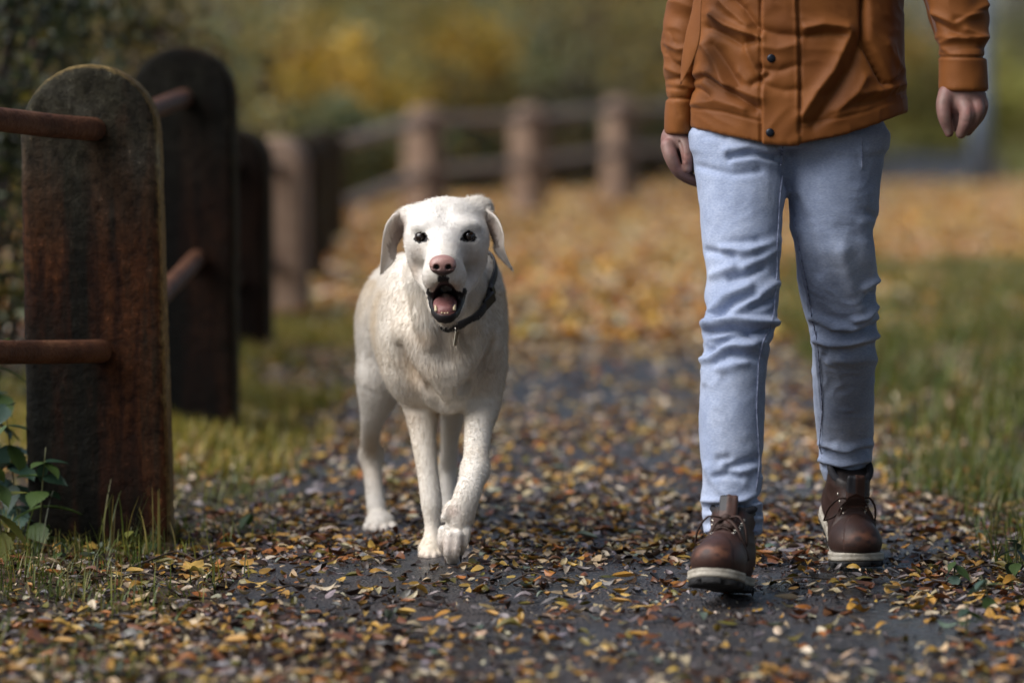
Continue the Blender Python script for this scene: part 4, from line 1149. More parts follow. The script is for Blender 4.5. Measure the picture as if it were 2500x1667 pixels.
jl = [  # creases of the front leg
    (Z8((130, 235), (330, 282), (480, 262)), 9, -0.0059), (Z8((320, 190), (430, 165), (570, 195)), 9, -0.0101), (Z8((300, 150), (420, 130), (560, 150)), 11, 0.0068),
    (Z8((340, 215), (470, 200), (580, 230)), 10, 0.0059), (Z8((180, 70), (290, 75)), 9, -0.0051),
    (Z8((190, 700), (340, 722)), 9, -0.0119), (Z8((280, 692), (400, 705), (520, 672), (580, 640)), 11, 0.0101), (Z8((290, 655), (470, 640)), 10, -0.0051),
    (Z8((320, 850), (420, 830), (500, 790)), 9, -0.0101), (Z8((230, 830), (330, 790)), 12, 0.0085), (Z8((470, 720), (580, 640)), 10, -0.0051), (Z8((400, 790), (560, 700)), 12, 0.0068),
    (Z8((260, 1060), (350, 980), (450, 945)), 9, -0.0101), (Z8((200, 1050), (290, 950), (420, 890)), 12, 0.0101), (Z8((350, 1040), (560, 880)), 11, 0.0101), (Z8((440, 1010), (560, 960)), 8, -0.0068),
    (Z8((160, 1105), (350, 1078), (570, 1095)), 10, 0.0151), (Z8((170, 1150), (330, 1128), (440, 1150), (550, 1128)), 9, -0.0169), (Z8((200, 1180), (340, 1160), (500, 1195)), 8, 0.0051),
    (Z8((200, 1260), (330, 1170), (440, 1165)), 9, -0.0119), (Z8((180, 1300), (290, 1220), (440, 1215)), 11, 0.0101), (Z8((240, 1310), (330, 1262), (480, 1285)), 9, -0.0101), (Z8((260, 1345), (400, 1310)), 11, 0.0068), (Z8((170, 1250), (180, 1420)), 9, 0.0051),
    (Z4((640, 225), (880, 150)), 9, -0.0101), (Z4((540, 300), (640, 280), (760, 310)), 8, -0.0101), (Z4((560, 150), (640, 140)), 9, -0.0068), (Z4((470, 230), (560, 400), (640, 470)), 12, 0.0068), (Z4((760, 260), (880, 220)), 10, 0.0068),
    (Z4((410, 520), (560, 535), (740, 520)), 8, 0.0101), (Z4((420, 562), (640, 555), (760, 565), (920, 620)), 7, -0.0186), (Z4((720, 545), (860, 450), (890, 300)), 9, 0.0101), (Z4((740, 600), (900, 560), (930, 600)), 9, 0.0101), (Z4((470, 640), (600, 650), (900, 660)), 10, 0.0068), (Z4((418, 725), (600, 685), (760, 700), (930, 722)), 4, -0.0050),
    # rear leg
    (Z8((1075, 490), (1135, 525)), 9, -0.0068), (Z8((1040, 560), (1075, 720), (1105, 850)), 17, 0.0068),
    (Z8((930, 700), (980, 880), (1030, 1020)), 18, 0.0085), (Z8((1000, 1070), (1060, 1050), (1110, 1000)), 8, 0.0119), (Z8((1060, 970), (1110, 930)), 7, -0.0101), (Z8((1050, 900), (1110, 860)), 8, 0.0085),
    (Z8((780, 1105), (850, 1150), (980, 1165), (1115, 1105)), 9, -0.0135), (Z8((780, 1060), (880, 1110), (1000, 1120), (1115, 1065)), 11, 0.0101), (Z8((800, 1180), (900, 1205), (1110, 1160)), 10, 0.0119), (Z8((860, 1250), (980, 1250), (1115, 1220)), 10, -0.0085), (Z8((870, 1300), (1000, 1290), (1110, 1290)), 12, 0.0051),
    (Z8((680, 420), (760, 640), (800, 820)), 14, -0.0051), (Z8((1030, 60), (1040, 240)), 5, 0.0020),
    (Z4((1440, 60), (1640, 105), (1870, 60)), 8, -0.0119), (Z4((1440, 20), (1640, 55), (1880, 20)), 9, 0.0085), (Z4((1450, 150), (1640, 190), (1850, 140)), 8, 0.0101), (Z4((1460, 210), (1640, 240), (1800, 200)), 7, -0.0085), (Z4((1600, 20), (1700, 60)), 9, 0.0068),
    # seams
    (Z8((612, 270), (597, 400), (585, 650), (582, 850), (565, 1050), (545, 1120), (505, 1200), (480, 1300), (470, 1560)), 3.2, 0.0022), (Z4((905, 0), (915, 200), (880, 420)), 3.2, 0.0022),
    (Z8((665, 520), (690, 690), (735, 900), (760, 1080), (790, 1200), (805, 1380), (820, 1560)), 3.4, 0.0028), (Z4((1420, 0), (1450, 160)), 3, 0.0020),
    (Z8((610, 120), (600, 235)), 3, 0.0028), (Z8((580, 120), (575, 200), (600, 240)), 4, -0.0030), (Z8((600, 235), (640, 350)), 7, -0.0101),
    (Z4((418, 790), (600, 760), (930, 775)), 3, 0.0020),
]
disp = fold(V, Nn, jl)
p2 = V * (26, 14, 46); ridg = 1 - np.abs(vnoise(p2 + 3 * np.stack([vnoise(V * 9, 1)] * 3, 1), 61)) * 2
knee = np.exp(-((V[:, 2] - 0.47) / 0.09) ** 2) + 0.8 * np.exp(-((V[:, 2] - 0.17) / 0.05) ** 2) + 0.25
disp += 0.0022 * ridg * knee + 0.0012 * fbm(V * 30, 3, 62)
V = V + Nn * disp[:, None]
V = relax(V, F, 0.25)
m_denim, nt, b = newmat('pale_denim')
L = nt.links.new
tc = N(nt, 'ShaderNodeTexCoord')
n1 = N(nt, 'ShaderNodeTexNoise', Scale=9.0, Detail=6.0); L(tc.outputs['Object'], n1.inputs['Vector'])
mp = N(nt, 'ShaderNodeMapping'); mp.inputs['Scale'].default_value = (170, 170, 420); L(tc.outputs['Object'], mp.inputs[0])
n2 = N(nt, 'ShaderNodeTexNoise', Scale=1.0, Detail=3.0); L(mp.outputs[0], n2.inputs['Vector'])
c1 = ramp(nt, n1.outputs[0], [(0.3, (0.235, 0.285, 0.41)), (0.5, (0.295, 0.35, 0.485)), (0.7, (0.38, 0.435, 0.565))])
c2 = ramp(nt, n2.outputs[0], [(0.3, (0.82, 0.84, 0.88)), (0.7, (1.12, 1.11, 1.08))])
mx = N(nt, 'ShaderNodeMix', data_type='RGBA', blend_type='MULTIPLY'); mx.inputs[0].default_value = 1.0
L(c1, mx.inputs[6]); L(c2, mx.inputs[7]); L(mx.outputs[2], b.inputs['Base Color'])
b.inputs['Roughness'].default_value = 0.9; b.inputs['Specular IOR Level'].default_value = 0.15; b.inputs['Sheen Weight'].default_value = 0.15
bp = N(nt, 'ShaderNodeBump', Strength=0.35, Distance=0.002); L(n2.outputs[0], bp.inputs['Height']); L(bp.outputs[0], b.inputs['Normal'])
jeans = mesh_obj('jeans', V - PO, F, m_denim, person, smooth=True)

# sewn seams
m_seam = pmat('denim_seam', [(0.40, (0.10, 0.12, 0.20)), (0.60, (0.32, 0.36, 0.50))], scale=110, rough=0.9, bump=0.6, bscale=500, bdist=0.001)
Nj = vnormals(V, F)
def surf_y(px, py, V, Nn, r=12):
    hx = V[:, 0] / V[:, 1] * FPX + 1250; hy = 255 + (CAM_H - V[:, 2]) / V[:, 1] * FPX
    m = (np.hypot(hx - px, hy - py) < r) & (Nn[:, 1] < 0)
    return V[m, 1].min() if m.any() else None
def seam(pts, r=.0012, n=40):
    pl = np.array(pts, float); t = np.linspace(0, 1, len(pl)); tt = np.linspace(0, 1, n)
    x, y = np.interp(tt, t, pl[:, 0]), np.interp(tt, t, pl[:, 1])
    q = [(a, c, surf_y(a, c, V, Nj, 5)) for a, c in zip(x, y)]
    q = np.array([P(a, c, Y) for a, c, Y in q if Y is not None])
    if len(q) < 4: return
    q[1:-1, 1] = (q[:-2, 1] + q[1:-1, 1] + q[2:, 1]) / 3
    Vs, Fs = tube_mesh(q, r, 6); mesh_obj('seam', Vs - PO, Fs, m_seam, jeans, smooth=True)
seam(Z8((606, 290), (592, 400), (578, 650), (575, 850), (558, 1050), (538, 1120), (498, 1200), (476, 1300), (464, 1560)) + Z4((900, 30), (905, 200), (876, 420)))
seam(Z8((672, 540), (696, 690), (742, 900), (768, 1080), (796, 1200), (810, 1380), (824, 1560)) + Z4((1425, 20), (1450, 140)))
seam(Z8((608, 120), (596, 235)), .0018, 12)
seam(Z4((426, 778), (520, 765), (640, 760), (760, 762), (905, 775)), .0013, 24)
seam(Z8((1035, 70), (1042, 160), (1040, 250)), .0012, 14)

# ---- jacket
m_jkt, nt, b = newmat('waxed_orange_nylon')
L = nt.links.new
tc = N(nt, 'ShaderNodeTexCoord')
n1 = N(nt, 'ShaderNodeTexNoise', Scale=11.0, Detail=6.0); L(tc.outputs['Object'], n1.inputs['Vector'])
L(ramp(nt, n1.outputs[0], [(0.3, (0.155, 0.050, 0.010)), (0.55, (0.185, 0.062, 0.012)), (0.75, (0.22, 0.076, 0.015))]), b.inputs['Base Color'])
b.inputs['Roughness'].default_value = 0.62; b.inputs['Specular IOR Level'].default_value = 0.22; b.inputs['Sheen Weight'].default_value = 0.05
n2 = N(nt, 'ShaderNodeTexNoise', Scale=70.0, Detail=5.0); L(tc.outputs['Object'], n2.inputs['Vector'])
bp = N(nt, 'ShaderNodeBump', Strength=0.10, Distance=0.004); L(n2.outputs[0], bp.inputs['Height']); L(bp.outputs[0], b.inputs['Normal'])

KF = Field((0.30, 7.30, 0.82), (0.82, 7.72, 1.56), 0.0032)
torso = rows([(400, 1688, 2214), (340, 1688, 2213), (300, 1686, 2213), (229, 1690, 2213), (160, 1694, 2208), (100, 1698, 2207), (0, 1704, 2207), (-200, 1706, 2212), (-330, 1716, 2206), (-400, 1760, 2160), (-450, 1850, 2070)],
             [(400, 7.53, .135), (229, 7.53, .135), (0, 7.53, .128), (-200, 7.53, .135), (-450, 7.54, .085)])
KF.tube(*torso, k=0.0, e=2.15)
hemx = np.array([1600, 1687, 1780, 1857, 1900, 1945, 2050, 2140, 2213, 2300]); hemy = np.array([305, 311, 331, 347, 351, 350, 331, 303, 276, 262])
zh = np.interp(KF.ax[0], (hemx - 1250) / FPX * 7.42, [P(a, c, 7.42)[2] for a, c in zip(hemx, hemy)]).astype(np.float32)
KF.D = np.maximum(KF.D, zh[:, None, None] - KF.ax[2][None, None, :])
V, F = KF.mesh(2)
Nn = vnormals(V, F)
kl = [
    (Z3((430, 100), (520, 170), (640, 215), (735, 250)), 10, 0.0187), (Z3((400, 190), (520, 240), (620, 300), (700, 270)), 11, -0.0153), (Z3((560, 0), (640, 70), (720, 180)), 7, -0.0119), (Z3((480, 10), (560, 90), (660, 170)), 9, 0.0102),
    (Z3((375, 300), (450, 420), (520, 560)), 12, 0.0153), (Z3((420, 300), (520, 440), (600, 560)), 12, -0.0119), (Z3((300, 530), (360, 505), (450, 560), (560, 620), (715, 715)), 9, -0.0170), (Z3((280, 500), (400, 480), (520, 560), (740, 650)), 13, 0.0136), (Z3((270, 580), (330, 590), (400, 640)), 8, -0.0136),
    (Z3((300, 690), (450, 660), (640, 720)), 13, 0.0102), (Z3((640, 300), (690, 420), (740, 500)), 11, 0.0102), (Z3((690, 560), (760, 520), (790, 500)), 8, -0.0119), (Z3((600, 480), (680, 560), (740, 580)), 12, 0.0085),
    (Z3((750, 200), (860, 230), (1000, 240)), 10, -0.0102), (Z3((740, 450), (860, 470), (990, 430)), 8, -0.0085), (Z3((760, 560), (900, 600), (990, 590)), 9, -0.0068), (Z3((740, 310), (860, 330), (980, 300)), 12, 0.0068),
    (Z3((1040, 190), (1160, 165), (1310, 185)), 11, 0.0153), (Z3((1060, 240), (1180, 225), (1300, 230)), 12, -0.0119), (Z3((1020, 760), (1120, 600), (1220, 470), (1330, 220)), 14, 0.0153), (Z3((1090, 830), (1240, 620), (1350, 440), (1400, 300)), 14, -0.0153),
    (Z3((1180, 640), (1230, 590), (1290, 480)), 9, -0.0068), (Z3((1250, 740), (1370, 620), (1430, 520)), 13, 0.0119), (Z3((1150, 800), (1330, 700), (1500, 620)), 9, -0.0068), (Z3((1420, 620), (1540, 600), (1680, 560)), 11, 0.0102), (Z3((1400, 690), (1560, 660), (1690, 600)), 9, -0.0085), (Z3((1560, 300), (1640, 420), (1690, 470)), 12, 0.0068),
    # sewn lines
    (Z3((290, 712), (500, 738), (745, 802)), 3, -0.0035), (Z3((1010, 810), (1200, 792), (1450, 735), (1705, 630)), 3, -0.0035),
    (Z3((745, 0), (748, 300), (752, 700), (750, 940)), 3.0, -0.0060), (Z3((985, 0), (1000, 300), (1008, 600), (1000, 880)), 3.2, -0.0060), (Z3((965, 0), (980, 300), (985, 700)), 3.0, 0.0020),
    (Z3((1420, 0), (1422, 280), (1480, 400), (1560, 550)), 6, -0.0272),
]
disp = fold(V, Nn, kl, 0.3, False)
hx = V[:, 0] / V[:, 1] * FPX + 1250; hy = 255 + (CAM_H - V[:, 2]) / V[:, 1] * FPX
wf = 1 - sstep(-0.45, 0.3, Nn[:, 1])
disp += wf * 0.0040 * in_poly(hx, hy, Z3((748, -900), (750, 300), (754, 960), (1000, 950), (1006, 600), (990, 0), (990, -900))).astype(float)
disp += wf * 0.0110 * in_poly(hx, hy, Z3((1424, -600), (1426, 280), (1564, 552), (1650, 500), (1700, 300), (1760, -600))).astype(float) * sstep(2235, 2150, hx) if False else wf * 0.0110 * in_poly(hx, hy, Z3((1424, -600), (1426, 280), (1564, 552), (1650, 500), (1700, 300), (1760, -600))).astype(float) * (1 - sstep(2150, 2210, hx))
q = V * (9, 9, 14) + 1.3 * np.stack([vnoise(V * 5, 71), vnoise(V * 5, 72), vnoise(V * 5, 73)], 1)
disp += 0.0022 * vnoise(q * 0.8, 74) + 0.0011 * (1 - 2 * np.abs(vnoise(q * 3.1, 75)))
V = V + Nn * np.clip(disp, -.016, .02)[:, None]
V = relax(V, F, 0.3)
jacket = mesh_obj('jacket', V - PO, F, m_jkt, person, smooth=True)
m_btn, nt, b = newmat('navy_snap'); b.inputs['Base Color'].default_value = (0.012, 0.016, 0.026, 1); b.inputs['Roughness'].default_value = 0.35; b.inputs['Metallic'].default_value = 0.4
def surf_y(px, py, V, Nn, r=12):
    hx = V[:, 0] / V[:, 1] * FPX + 1250; hy = 255 + (CAM_H - V[:, 2]) / V[:, 1] * FPX
    m = (np.hypot(hx - px, hy - py) < r) & (Nn[:, 1] < 0)
    return V[m, 1].min()
Nj = vnormals(V, F)
for px, py in ((1883, 143), (1880, 324), (1886, -30)):
    Y = surf_y(px, py, V, Nj)
    c = P(px, py, Y)
    pr = [(0, -.0026), (.0055, -.0025), (.0072, -.0015), (.0080, -.0002), (.0082, .003)]
    Vb, Fb = [], []
    for r_, y_ in pr:
        for j in range(18):
            a = 2 * math.pi * j / 18; Vb.append((r_ * math.cos(a), y_, r_ * math.sin(a)))
    for i in range(len(pr) - 1):
        for j in range(18): Fb.append((i * 18 + j, i * 18 + (j + 1) % 18, (i + 1) * 18 + (j + 1) % 18, (i + 1) * 18 + j))
    mesh_obj('snap_button', np.array(Vb) + c - PO, Fb, m_btn, jacket, smooth=True)

# pocket flap standing open over the sleeve
def sheet(name, O, I, m, parent, th=0.0022, bow=0.004, n=22, k=9, seed=1):
    t = np.linspace(0, 1, len(O)); tt = np.linspace(0, 1, n)
    O = np.array([P(*p) for p in O]); I = np.array([P(*p) for p in I])
    O = np.stack([catmull(t, O[:, i], tt) for i in range(3)], 1); I = np.stack([catmull(t, I[:, i], tt) for i in range(3)], 1)
    Vv = []
    s_ = np.linspace(0, 1, k)
    for i in range(n):
        mid = O[i] + (I[i] - O[i]) * s_[:, None]; mid[:, 1] -= bow * np.sin(math.pi * s_)
        mid[:, 1] += 0.002 * vnoise(mid * 40, seed)
        fr = mid.copy(); fr[:, 1] -= th; bk = mid.copy(); bk[:, 1] += th
        Vv += list(fr) + list(bk[::-1])
    kk = 2 * k; Ff = []
    for i in range(n - 1):
        for j in range(kk): Ff.append((i * kk + j, (i + 1) * kk + j, (i + 1) * kk + (j + 1) % kk, i * kk + (j + 1) % kk))
    for e in (0, n - 1):
        for j in range(k - 1): Ff.append((e * kk + j, e * kk + kk - 1 - j, e * kk + kk - 2 - j, e * kk + j + 1))
    o = mesh_obj(name, np.array(Vv) - PO, Ff, m, parent, smooth=True)
    return o
sheet('pocket_flap', [(1700, -60, 7.44), (1690, 20, 7.44), (1674, 85, 7.44), (1664, 150, 7.445), (1661, 207, 7.45)], [(1716, -60, 7.425), (1712, 20, 7.415), (1709, 95, 7.41), (1692, 150, 7.42), (1664, 204, 7.44)], m_jkt, jacket)

# ---- sleeves
def sleeve(lo, hi, tab, ys, lines, seam_py, seed):
    SF = Field(lo, hi, 0.0030)
    SF.tube(*rows(tab, ys), k=0.0, e=2.1)
    V, F = SF.mesh(2); Nn = vnormals(V, F)
    hy = 255 + (CAM_H - V[:, 2]) / V[:, 1] * FPX
    disp = fold(V, Nn, lines, 0.5, False)
    up = 1 - sstep(seam_py - 25, seam_py, hy)
    q = V * (14, 14, 24) + 1.5 * np.stack([vnoise(V * 8, seed), vnoise(V * 8, seed + 1), vnoise(V * 8, seed + 2)], 1)
    disp += up * 0.0050 * (1 - 2 * np.abs(vnoise(q, seed + 3))) + 0.0012 * fbm(V * 25, 2, seed + 4)
    disp += 0.0025 * sstep(seam_py - 1, seam_py + 3, hy) - 0.004 * np.exp(-((hy - seam_py) / 3.0) ** 2)
    V = V + Nn * disp[:, None]
    V = relax(V, F, 0.3)
    return mesh_obj('sleeve', V - PO, F, m_jkt, jacket, smooth=True)
sleeve((0.24, 7.42, 0.86), (0.50, 7.70, 1.52), [(326, 1626, 1692), (322, 1625, 1693), (242, 1628, 1700), (213, 1629, 1706), (160, 1622, 1722), (85, 1621, 1742), (0, 1636, 1755), (-200, 1660, 1790), (-380, 1690, 1790), (-420, 1710, 1780)],
       [(326, 7.565, .045), (160, 7.56, .050), (0, 7.555, .056), (-420, 7.54, .06)],
       [(Z3((110, 290), (200, 330), (250, 320)), 8, .008), (Z3((120, 360), (200, 430), (250, 450)), 7, -.008), (Z3((130, 450), (210, 490), (260, 480)), 8, .007), (Z3((125, 530), (220, 520)), 7, -.007), (Z3((130, 580), (240, 590)), 6, -.006), (Z3((140, 210), (180, 280)), 8, -.006), (Z3((170, 640), (210, 760)), 6, -.003)], 242, 81)
sleeve((0.62, 7.26, 0.90), (1.02, 7.68, 1.52), [(221, 2295, 2409), (216, 2294, 2410), (150, 2295, 2407), (138, 2291, 2403), (101, 2289, 2407), (53, 2274, 2409), (0, 2255, 2406), (-120, 2205, 2385), (-260, 2160, 2330), (-380, 2130, 2255), (-420, 2140, 2220)],
       [(221, 7.415, .046), (138, 7.42, .050), (0, 7.44, .058), (-200, 7.49, .062), (-420, 7.54, .06)],
       [(Z3((1890, 90), (2020, 160), (2140, 90), (2230, 40)), 9, .010), (Z3((1900, 150), (2030, 220), (2140, 260)), 9, -.010), (Z3((2030, 140), (2130, 90), (2210, 70)), 8, -.009), (Z3((1930, 290), (2060, 235), (2210, 260)), 9, .009), (Z3((1930, 350), (2060, 330), (2220, 320)), 8, -.007), (Z3((2100, 200), (2200, 240)), 9, .008), (Z3((1940, 330), (2000, 360), (2180, 365)), 7, .005)], 141, 91)

# ---- the body itself: hands show, the rest is under the clothes (head and shoulders above the picture)
BF = Field((0.25, 7.25, 0.12), (1.00, 8.00, 1.84), 0.012)
BF.ell((0.56, 7.53, 1.22), (.15, .095, .30), 0.05)
BF.ell((0.56, 7.53, 0.98), (.14, .08, .10), 0.05)
BF.cap((0.56, 7.54, 1.45), (0.56, 7.53, 1.60), .055, .052, 0.05)
BF.ell((0.56, 7.51, 1.70), (.075, .095, .115), 0.03)
BF.ell((0.56, 7.47, 1.65), (.055, .06, .065), 0.03)
BF.ell((0.56, 7.41, 1.675), (.014, .020, .022), 0.015)
BF.ell((0.484, 7.525, 1.69), (.010, .020, .032), 0.01); BF.ell((0.636, 7.525, 1.69), (.010, .020, .032), 0.01)
for s_ in (-1, 1):
    BF.ell((0.56 + s_ * .028, 7.412, 1.705), (.013, .010, .008), 0.01, (0, 0, 0), 'cut')
BF.cap((0.535, 7.408, 1.628), (0.585, 7.408, 1.628), .004, .004, 0.008, 'cut')
BF.chain([((0.40, 7.54, 1.43), .058), (P(1690, 60, 7.555), .038), (P(1660, 300, 7.565), .024)], 0.04)
BF.chain([((0.72, 7.54, 1.43), .058), (P(2310, 0, 7.44), .040), (P(2350, 212, 7.415), .026)], 0.04)
BF.chain([(P(1805, 340, 7.53), .062), (P(1805, 560, 7.47), .052), (P(1805, 800, 7.39), .040), (P(1788, 1000, 7.355), .038), (P(1788, 1255, 7.33), .030)], 0.0)
BF.chain([(P(2040, 340, 7.53), .062), (P(2040, 560, 7.53), .052), (P(2060, 800, 7.60), .040), (P(2060, 1000, 7.75), .036), (P(2062, 1140, 7.855), .028)], 0.0)
V, F = BF.mesh(2)
bodyV, bodyF = [V], [F]
off = len(V)
def hand(c, parts, nails):
    global off
    HF = Field(np.array(c) - (.095, .095, .12), np.array(c) + (.095, .095, .11), 0.0019)
    for kind, a, k in parts:
        if kind == 'e': HF.ell(P(*a[0]), a[1], k, a[2])
        else: HF.chain([(P(x, y, Y), r_) for x, y, Y, r_ in a], k)
    for a, k in nails: HF.chain([(P(x, y, Y), r_) for x, y, Y, r_ in a], k, 'cut')
    V, F = HF.mesh(2)
    bodyV.append(V); bodyF.append(F + off); off += len(V)
hand(P(1658, 372, 7.57), [
    ('c', [(1662, 290, 7.567, .026), (1660, 318, 7.566, .027), (1656, 335, 7.568, .028)], .02),
    ('e', ((1649, 350, 7.575), (.0265, .040, .032), (0, R(-6), 0)), .02),
    ('e', ((1668, 392, 7.580), (.020, .030, .034), (0, R(-25), 0)), .012),
    ('c', [(1664, 332, 7.548, .0165), (1674, 360, 7.530, .0128), (1678, 386, 7.523, .0114), (1679, 411, 7.527, .0092)], .006),
    ('c', [(1631, 357, 7.540, .0150), (1639, 385, 7.530, .0140), (1652, 411, 7.532, .0122), (1676, 429, 7.540, .0100), (1698, 439, 7.548, .0080)], .004),
    ('c', [(1632, 362, 7.564, .0145), (1644, 394, 7.556, .0134), (1657, 420, 7.558, .0116), (1682, 437, 7.566, .0096), (1702, 446, 7.572, .0078)], .004),
    ('c', [(1636, 366, 7.588, .0135), (1648, 398, 7.581, .0122), (1662, 424, 7.583, .0106), (1686, 441, 7.590, .0090), (1704, 449, 7.595, .0072)], .004),
    ('c', [(1642, 366, 7.608, .0120), (1655, 395, 7.604, .0104), (1669, 418, 7.605, .0092), (1690, 434, 7.611, .0078), (1704, 441, 7.615, .0062)], .004)],
    [([(1660, 346, 7.530, .0012), (1664, 370, 7.518, .0022), (1667, 392, 7.518, .0022)], .005), ([(1668, 378, 7.511, .0009), (1688, 378, 7.512, .0009)], .003), ([(1668, 383, 7.510, .0008), (1688, 382, 7.511, .0008)], .003), ([(1652, 416, 7.518, .0009), (1662, 408, 7.520, .0009)], .003), ([(1672, 403, 7.5155, .0006), (1686, 403, 7.5155, .0006)], .002)])
hand(P(2350, 275, 7.40), [
    ('c', [(2350, 190, 7.416, .030), (2349, 215, 7.414, .032)], .02),
    ('e', ((2347, 228, 7.411), (.0405, .028, .032), (0, 0, 0)), .02),
    ('e', ((2354, 250, 7.405), (.0420, .026, .026), (0, R(-14), 0)), .018),
    ('e', ((2346, 288, 7.414), (.030, .022, .030), (0, R(10), 0)), .012),
    ('c', [(2312, 230, 7.396, .0175), (2304, 256, 7.386, .0150), (2306, 287, 7.380, .0128), (2317, 325, 7.385, .0085)], .006),
    ('c', [(2352, 250, 7.388, .0160), (2361, 276, 7.376, .0155), (2357, 300, 7.374, .0136), (2346, 326, 7.382, .0106)], .005),
    ('c', [(2376, 245, 7.394, .0145), (2386, 267, 7.383, .0145), (2378, 295, 7.386, .0125), (2362, 320, 7.393, .0102)], .004),
    ('c', [(2390, 240, 7.412, .0125), (2398, 253, 7.402, .0122), (2393, 280, 7.406, .0110), (2376, 306, 7.412, .0092)], .004),
    ('c', [(2392, 238, 7.436, .0115), (2398, 250, 7.430, .0108), (2392, 274, 7.432, .0098), (2376, 298, 7.436, .0082)], .004)],
    [([(2320, 252, 7.370, .0016), (2330, 280, 7.364, .0030), (2332, 304, 7.364, .0032), (2331, 332, 7.372, .0026)], .006), ([(2373, 262, 7.364, .0010), (2374, 290, 7.362, .0014), (2360, 322, 7.372, .0014)], .004), ([(2393, 258, 7.386, .0010), (2390, 285, 7.388, .0012)], .004),
     ([(2296, 288, 7.366, .0008), (2318, 292, 7.366, .0008)], .003), ([(2297, 293, 7.366, .0007), (2318, 297, 7.366, .0007)], .003), ([(2350, 296, 7.360, .0008), (2368, 300, 7.360, .0008)], .003)])
V = np.concatenate(bodyV); F = np.concatenate(bodyF)
Nb = vnormals(V, F)
sk = np.tile(np.array((0.20, 0.122, 0.102)), (len(V), 1))
n_ = fbm(V * 60, 3, 95); sk = mixc(sk, (0.25, 0.125, 0.11), np.clip(0.35 + 0.5 * n_, 0, 0.8))
for q in (P(1679, 410, 7.517), P(2314, 322, 7.374)): sk = mixc(sk, (0.36, 0.25, 0.22), 0.8 * near(V, q, (.006, .005, .007)))
for q in (P(2361, 274, 7.36), P(2386, 266, 7.37), P(1652, 411, 7.52), P(1678, 381, 7.512)): sk = mixc(sk, (0.27, 0.12, 0.10), 0.5 * near(V, q, (.009, .010, .007)))
m_hskin = attrmat('skin', rough=0.5, var=0.10, vscale=120, bump=0.25, bscale=700, spec=0.4, bdist=0.001)
for k_ in ('Subsurface Weight',):
    bb = m_hskin.node_tree.nodes['Principled BSDF']; bb.inputs[k_].default_value = 0.12; bb.inputs['Subsurface Radius'].default_value = (0.008, 0.003, 0.002)
pbody = mesh_obj('body', V - PO, F, m_hskin, person, smooth=True, col=sk)
# hair, above the picture
HF = Field((0.44, 7.36, 1.60), (0.68, 7.68, 1.86), 0.006)
HF.ell((0.56, 7.53, 1.73), (.083, .095, .105), 0.02)
HF.ell((0.56, 7.43, 1.66), (.075, .07, .075), 0.02, (0, 0, 0), 'cut')
V, F = HF.mesh(1); Nn = vnormals(V, F); V = V + Nn * (0.003 * vnoise(V * (60, 60, 30), 5))[:, None]
mesh_obj('hair', V - PO, F, pmat('brown_hair', [(0.3, (0.02, 0.012, 0.007)), (0.7, (0.06, 0.035, 0.02))], scale=60, rough=0.5), pbody, smooth=True)

